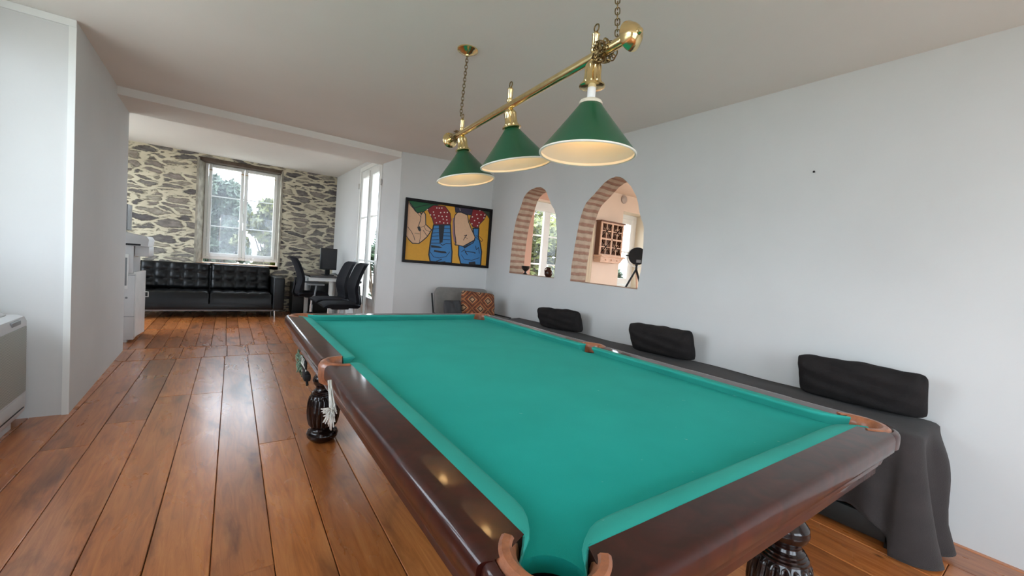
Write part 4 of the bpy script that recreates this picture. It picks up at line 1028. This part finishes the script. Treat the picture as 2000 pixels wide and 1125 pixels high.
poly('art_skin', [(105, 160), (160, 210), (215, 290), (250, 320), (285, 310), (300, 340), (330, 300), (360, 340), (365, 480), (445, 555), (420, 600), (385, 650), (330, 700), (270, 745), (180, 740), (130, 690), (85, 630), (90, 350)], .004)
stroke([(115, 180), (220, 290), (300, 380)], .004); stroke([(300, 320), (290, 420), (260, 510)], .006); poly('art_black', [(245, 515), (285, 505), (300, 560), (285, 580), (262, 560)])
stroke([(110, 510), (160, 570), (200, 650), (215, 700)], .005); stroke([(290, 580), (290, 660), (275, 740)], .004); stroke([(330, 560), (370, 620), (390, 640)], .005); stroke([(340, 510), (370, 560), (420, 580)], .004); stroke([(210, 600), (280, 610)], .003); stroke([(300, 520), (350, 500), (365, 480)], .004)
poly('art_mauve', [(735, 400), (755, 390), (770, 600), (775, 740), (755, 720), (735, 600)])
poly('art_skin', [(800, 320), (850, 320), (935, 360), (950, 450), (985, 540), (1040, 660), (1030, 700), (960, 740), (880, 785), (820, 770), (775, 765), (780, 700), (765, 600), (755, 440), (765, 360)], .004)
stroke([(755, 740), (775, 770), (800, 770), (775, 690)], .004); stroke([(895, 640), (930, 630), (905, 660), (885, 700)], .006); stroke([(905, 660), (940, 680)], .004); stroke([(830, 270), (835, 300)], .004, 'art_white')
rn = random.Random(8)
for cx, cy in ((515, 255), (550, 258), (585, 258), (470, 310), (570, 320), (620, 318), (660, 320), (478, 350), (545, 365), (590, 372), (650, 375), (495, 392), (605, 410), (655, 420), (560, 445), (512, 458), (612, 462), (665, 465), (385, 275), (430, 350), (1100, 300), (1060, 355), (1115, 358), (1165, 362), (1000, 385), (1072, 408), (1030, 435), (1155, 400), (1090, 465), (995, 478), (1070, 505)):
    poly('art_white', [(cx+9*math.cos(a), cy+9*math.sin(a)) for a in [i*PI/4 for i in range(8)]])
mesh_obj('artwork', bm, [M[a] for a in AM], pt, 0)
bm = BM(); box(bm, -hw+fw-.002, hw-fw+.002, -.0118, -.002, -hh+fw-.002, hh-fw+.002); mesh_obj('canvas', bm, M['art_yellow'], pt, 0)

# ------------------------------------------------------------------ bench with throw and cushions
BX0, BX1, BY0, BY1 = 2.68, 3.10, .40, 4.10
bn = thing('bench', 'long low black wooden bench along the right wall, under a dark throw', 'bench', (2.9, 2.4, 0))
bm = BM(); box(bm, BX0+.02-2.9, BX1-2.9, BY0+.02-2.4, BY1-.02-2.4, .46, .56, .006); mesh_obj('seat', bm, M['bench_wood'], bn)
bm = BM(); box(bm, BX0+.02-2.9, BX0+.05-2.9, BY0+.05-2.4, BY1-.05-2.4, .025, .13, .004); box(bm, BX1-.05-2.9, BX1-.02-2.9, BY0+.05-2.4, BY1-.05-2.4, .025, .13, .004); box(bm, BX0+.02-2.9, BX1-2.9, BY0+.03-2.4, BY0+.055-2.4, .025, .13, .004); mesh_obj('stretcher', bm, M['bench_wood'], bn)
for xx in (BX0+.04, BX1-.05):
    for yy in (BY0+.05, 2.4, BY1-.05):
        bm = BM(); box(bm, xx-2.9-.02, xx-2.9+.02, yy-2.4-.02, yy-2.4+.02, 0, .46, .003); mesh_obj('leg', bm, M['bench_wood'], bn)
bm = BM(); rn = random.Random(12)
ZT = .583
# perimeter stations: (edge point, outward normal, arc parameter)
st = []
n1 = 120
for i in range(n1+1):
    y = BY1+(BY0+.05-BY1)*i/n1; st.append((Vector((BX0, y)), Vector((-1, 0)), 'f'))
for i in range(1, 13):
    a = PI+PI/2*i/13; st.append((Vector((BX0+.05+.05*math.cos(a), BY0+.05+.05*math.sin(a))), Vector((math.cos(a), math.sin(a))), 'c'))
for i in range(0, 31):
    x = BX0+.05+(BX1-BX0-.05)*i/30; st.append((Vector((x, BY0)), Vector((0, -1)), 'e'))
NV = 22; rowsv = []; s = 0; prev = None
for p, nrm, kd in st:
    if prev is not None: s += (p-prev).length
    prev = p
    # hem height
    if kd == 'f':
        hem = .165+.02*math.sin(s*3.1)+.012*math.sin(s*11)
        if p.y < .60: f = (.60-p.y)/.19; hem = hem*(1-f*f)+.03*f*f
    elif kd == 'c': hem = .008
    else:
        f = (p.x-BX0-.05)/(BX1-BX0-.05); hem = .006 if f < .40 else .006+.10*((f-.40)/.6)**1.2
    nearend = max(0, min(1, (1.1-p.y)/.7)) if kd == 'f' else 1
    amp = .012+.042*nearend
    row = []
    for j in range(NV+1):
        v = j/NV
        z = ZT-.012+(hem-(ZT-.012))*v
        fold = amp*v**.8*(math.sin(s*34+.6*math.sin(v*3))*.6+math.sin(s*19+1.3)*.6)
        out = .012+.02*v+fold*1.0
        if kd != 'f' : out += .085*v*v*max(0, math.sin(PI*min(1, ((p.x-BX0)/.30)))) + .02*v
        if kd == 'e':
            f = (p.x-BX0-.05)/(BX1-BX0-.05); out += .055*math.sin(PI*min(1, v*1.3))*max(0, math.sin((f-.45)*PI/.55)) if f > .45 else 0
        q = p+nrm*out
        sidex = -.10*v*max(0, (.35-abs((p.x-BX0)-.35)))*0
        row.append(bm.verts.new((min(q.x, 3.105), q.y, max(.004, z))))
    rowsv.append(row)
for A, B in zip(rowsv, rowsv[1:]):
    for j in range(NV): bm.faces.new((A[j], B[j], B[j+1], A[j+1]))
# top sheet: rounded edge then flat to the wall
topc = []
for (p, nrm, kd), row in zip(st, rowsv):
    a = bm.verts.new((p.x, p.y, ZT-.003)); 
    q = p-nrm*.02; b_ = bm.verts.new((q.x, q.y, ZT+.001*math.sin(q.y*20)))
    topc.append((a, b_)); 
for i in range(len(topc)-1):
    bm.faces.new((rowsv[i][0], rowsv[i+1][0], topc[i+1][0], topc[i][0])); bm.faces.new((topc[i][0], topc[i+1][0], topc[i+1][1], topc[i][1]))
# flat area polygon
NX = 10
def topz(x, y): return ZT+.003*math.sin(x*17+y*3)+.003*math.sin(y*9+x*4)
prevc = None
for i in range(n1+1):
    b_ = topc[i][1]; col = [b_]+[bm.verts.new((b_.co.x+(3.108-b_.co.x)*k_/NX, b_.co.y, topz(b_.co.x+.4*k_/NX, b_.co.y)+(.004 if k_ == NX else 0))) for k_ in range(1, NX+1)]
    if prevc:
        for k_ in range(NX): bm.faces.new((prevc[k_], col[k_], col[k_+1], prevc[k_+1]))
    prevc = col
endv = [t_[1] for t_ in topc[n1+1:]]
poly_ = prevc[::-1]+endv
try:
    f = bm.faces.new(poly_); bmesh.ops.triangulate(bm, faces=[f])
except ValueError: pass
th = mesh_obj('bench_throw', bm, M['cloth_dark'], None, 180)
md_ = th.modifiers.new('thick', 'SOLIDIFY'); md_.thickness = .004; md_.offset = 1
tag(th, 'charcoal cloth draped over the long bench, falling to the floor at its near end', 'throw')
for (yc, w, h, lab, sd, rt) in ((3.235, .64, .225, 'black cushion farthest along the bench, below the small arch', 21, 3), (2.0, .585, .245, 'middle black cushion on the bench, below the right side of the large arch', 22, 2), (.715, .585, .25, 'large black cushion at the near end of the bench', 23, 1)):
    pillow_thing('bench_cushion', pillow(w, h, .15, sd, .007, .02), M['pillow_dark'], (2.985, yc, ZT+h/2+.012), (D(-20), D(rt), PI/2), lab, 'cushion', 'black cushions on the bench')
    
# ------------------------------------------------------------------ things on the arch sill and in the arch room
gb = thing('goblet', 'black footed bowl on the left of the small arch sill', 'bowl', (3.27, 4.26, 1.136))
bm = BM(); lathe(bm, [(.032, 0), (.030, .008), (.014, .02), (.012, .035), (.03, .05), (.052, .075), (.055, .105), (.057, .108), (.052, .106), (.046, .078), (.02, .058), (0, .054)], 28, cap=False); mesh_obj('bowl', bm, M['ceramic_black'], gb)
jg = thing('jug', 'small round brown jug on the right of the small arch sill', 'jug', (3.27, 3.80, 1.131))
bm = BM(); lathe(bm, [(.026, 0), (.036, .008), (.048, .03), (.050, .055), (.040, .08), (.026, .094), (.026, .104), (.034, .118), (.031, .117), (.022, .104), (.022, .09)], 28, cap=False); mesh_obj('jug_body', bm, M['ceramic_brown'], jg)
bm = BM(); tube(bm, [(-.03, 0, .108), (-.055, 0, .10), (-.062, 0, .07), (-.046, 0, .045)], .005, 8); mesh_obj('handle', bm, M['ceramic_brown'], jg)

sh = thing('carved_wall_shelf', 'carved wooden lattice wall shelf seen through the large arch', 'shelf', (5.80, 5.19, 1.42))
bm = BM()
for q in ((-.30, -.265, .12, .72), (.265, .30, .12, .72), (-.265, .265, .69, .72), (-.265, .265, .12, .15), (-.018, .018, .15, .69), (-.265, .265, .405, .435)): box(bm, q[0], q[1], -.12, -.095, q[2], q[3], .003)
mesh_obj('frame', bm, M['wood_light'], sh)
for cx in (-.142, .142):
    for cz in (.278, .562):
        bm = BM(); W2, H2 = .124, .127
        for sg in (-1, 1):
            for off in (-.07, 0, .07):
                L = .36 if off == 0 else .20
                box(bm, -L/2, L/2, -.006, .006, -.010, .010, mat=Matrix.Translation((cx+off*.7*sg, -.107, cz-off*.7)) @ Matrix.Rotation(sg*D(45), 4, 'Y'))
        box(bm, cx-W2, cx+W2, -.112, -.100, cz-.008, cz+.008); box(bm, cx-.008, cx+.008, -.112, -.100, cz-H2, cz+H2)
        for i in range(4):
            a = i*PI/2+PI/4; lathe(bm, [(.02, -.006), (.02, .006)], 12, Matrix.Translation((cx+.06*math.cos(a), -.107, cz+.06*math.sin(a))) @ Matrix.Rotation(PI/2, 4, 'X'))
        mesh_obj('lattice_panel', bm, M['wood_light'], sh)
bm = BM(); box(bm, -.30, .30, -.012, 0, .10, .73); box(bm, -.30, -.28, -.10, -.01, .12, .72); box(bm, .28, .30, -.10, -.01, .12, .72); box(bm, -.32, .32, -.14, 0, .715, .74, .004); mesh_obj('carcass', bm, simple('dark_pine', (.18, .08, .045, 1), .6), sh)
bm = BM(); box(bm, -.32, .32, -.20, 0, .10, .125, .004); prism(bm, [(-.30, 0), (.22, 0), (.31, .10), (-.30, .10)], -.16, 0, mat=Matrix(((1, 0, 0, 0), (0, 0, 1, 0), (0, 1, 0, 0), (0, 0, 0, 1)))); ds = mesh_obj('drawer_box', bm, M['wood_light'], sh)
for xx in (-.17, -.02, .13):
    bm = BM(); lathe(bm, [(.008, 0), (.016, .012), (.010, .022)], 14, Matrix.Translation((xx, -.16, .05)) @ Matrix.Rotation(PI/2, 4, 'X')); mesh_obj('knob', bm, M['wood_light'], ds)
bm = BM(); lathe(bm, [(.075, 0), (.075, .02), (.06, .03), (.03, .032)], 28, Matrix.Translation((6.17, 5.199, 2.63)) @ Matrix.Rotation(PI/2, 4, 'X'))
o = mesh_obj('wall_vent', bm, simple('grey_vent', (.45, .38, .34, 1), .5)); tag(o, 'small round vent on the peach wall above the carved shelf', 'vent')
cu2 = BM(); rn = random.Random(2)
grid(cu2, 40, 8, lambda u, v: (5.20+.20*u-.05*v*(1-u), 5.13+.03*math.sin(u*22)*(.5+.5*v), 2.05-2.0*v))
o = mesh_obj('side_curtain', cu2, M['cream'], None, 180); tag(o, 'pale folded curtain hanging just inside the large arch view', 'curtain')
# tripod lamp
tl = thing('tripod_spotlight', 'round black spotlight with white rim on a tripod beyond the large arch', 'spotlight', (4.75, 3.67, 0), D(222))
aim = Matrix.Translation((0, 0, 1.50)) @ Matrix.Rotation(D(85), 4, 'Y')
bm = BM(); lathe(bm, [(.0, -.07), (.06, -.068), (.105, -.04), (.122, -.005), (.122, .004), (.0, .006)], 36, aim, cap=False); mesh_obj('lamp_head', bm, M['black_plastic'], tl)
bm = BM(); lathe(bm, [(.122, -.03), (.142, -.012), (.142, .0), (.124, .0)], 36, Matrix.Translation((-.01, 0, -.015)) @ aim, cap=False); mesh_obj('rim', bm, M['white_trim'], tl)
bm = BM(); box(bm, -.004, .002, -.03, .03, -.06, -.02, mat=Matrix.Translation((.014, .02, 1.47)) @ Matrix.Rotation(-.05, 4, 'Y')); mesh_obj('rating_plate', bm, M['office_grey'], tl)
bm = BM(); tube(bm, [(0, -.115, 1.50), (0, -.165, 1.50)], .008, 8); tube(bm, [(0, .115, 1.50), (0, .165, 1.50)], .008, 8); tube(bm, [(-.01, 0, 1.39), (-.01, 0, 1.28)], .018, 12); mesh_obj('yoke', bm, M['black_plastic'], tl)
for k_, mt_ in enumerate(('black_plastic', 'black_plastic', 'wood_light')):
    a = D(281)+k_*2*PI/3; bm = BM(); tube(bm, [(0, 0, 1.32), (.62*math.cos(a), .62*math.sin(a), .0)], .014, 8); mesh_obj('leg', bm, M[mt_], tl)

# nail in the right wall
bm = BM(); lathe(bm, [(.003, 0), (.003, .012), (.007, .013), (.007, .015)], 10, Matrix.Translation((3.12+SL*.8, 1.095, 1.99)) @ Matrix.Rotation(-PI/2, 4, 'Y'))
o = mesh_obj('nail', bm, M['black_plastic']); tag(o, 'small dark nail sticking out of the bare right wall', 'nail')

# ------------------------------------------------------------------ garden
bm = BM(); box(bm, -60, 60, -60, 60, -.9, -.5); o = struct('ground', bm, M['bounce_ground']); 
def tree(name, loc, r, h, mat, n, seed, label, leaf=.09, trunk=.8, group=None, ncl=26):
    rn = random.Random(seed); t = thing(name, label, 'tree' if 'tree' in name else 'shrub', loc, 0, group)
    bm = BM(); tube(bm, [(0, 0, 0), (.05, .03, trunk*.5), (0, .05, trunk+.2)], [.09, .07, .05], 8)
    for k_ in range(6):
        a = rn.uniform(0, 2*PI); tube(bm, [(0, .03, trunk*.7), (.4*r*math.cos(a), .4*r*math.sin(a), trunk+.3*h), (.75*r*math.cos(a), .75*r*math.sin(a), trunk+.55*h)], [.04, .025, .01], 6)
    mesh_obj('trunk', bm, M['bark'], t)
    bm = BM()
    cl = [(Vector((rn.gauss(0, .45)*r, rn.gauss(0, .45)*r, trunk*.4+h*rn.random()**.8)), rn.uniform(.18, .42)*r) for _ in range(ncl)]
    for _ in range(n):
        c, rad = rn.choice(cl); dv = Vector((rn.gauss(0, 1), rn.gauss(0, 1), rn.gauss(0, 1))).normalized()*rad*rn.random()**.4
        p = c+dv; a = Vector((rn.gauss(0, 1), rn.gauss(0, 1), rn.gauss(0, 1))).normalized(); b_ = a.orthogonal().normalized(); s = leaf*rn.uniform(.6, 1.3)
        bm.faces.new([bm.verts.new(p+q) for q in (a*s, b_*s*.45, -a*s, -b_*s*.45)])
    mesh_obj('foliage', bm, mat, t, 0)
tree('tree', (.05, 13.3, -.5), .60, 2.9, M['leaf_grey'], 16000, 1, 'grey green leafy tree outside the left pane of the stone wall window', .10, ncl=70)
tree('tree', (1.08, 11.5, -.5), .52, 2.35, M['leaf_lime'], 16000, 12, 'lime green tree outside the right pane of the stone wall window', .10, ncl=70)
tree('shrub', (6.25, 7.7, -.5), .95, 2.6, M['leaf_lime'], 16000, 3, 'yellow green shrub outside the window seen through the small arch', .075, .5, ncl=60)
tree('shrub', (8.6, 7.9, -.5), .8, 1.6, M['leaf_dark'], 6000, 5, 'dark green shrub farther right outside the window seen through the small arch', .08, .5)
tree('tree', (7.6, 10.6, -.5), 1.3, 4.2, M['leaf_lime'], 7000, 6, 'tall light green tree farther out beyond the small arch', .10, .9)
tree('tree', (4.2, 13.5, -.5), 1.0, 2.4, M['leaf_dark'], 5000, 7, 'dark bushy tree outside the french doors beyond the desk', .08, .6)
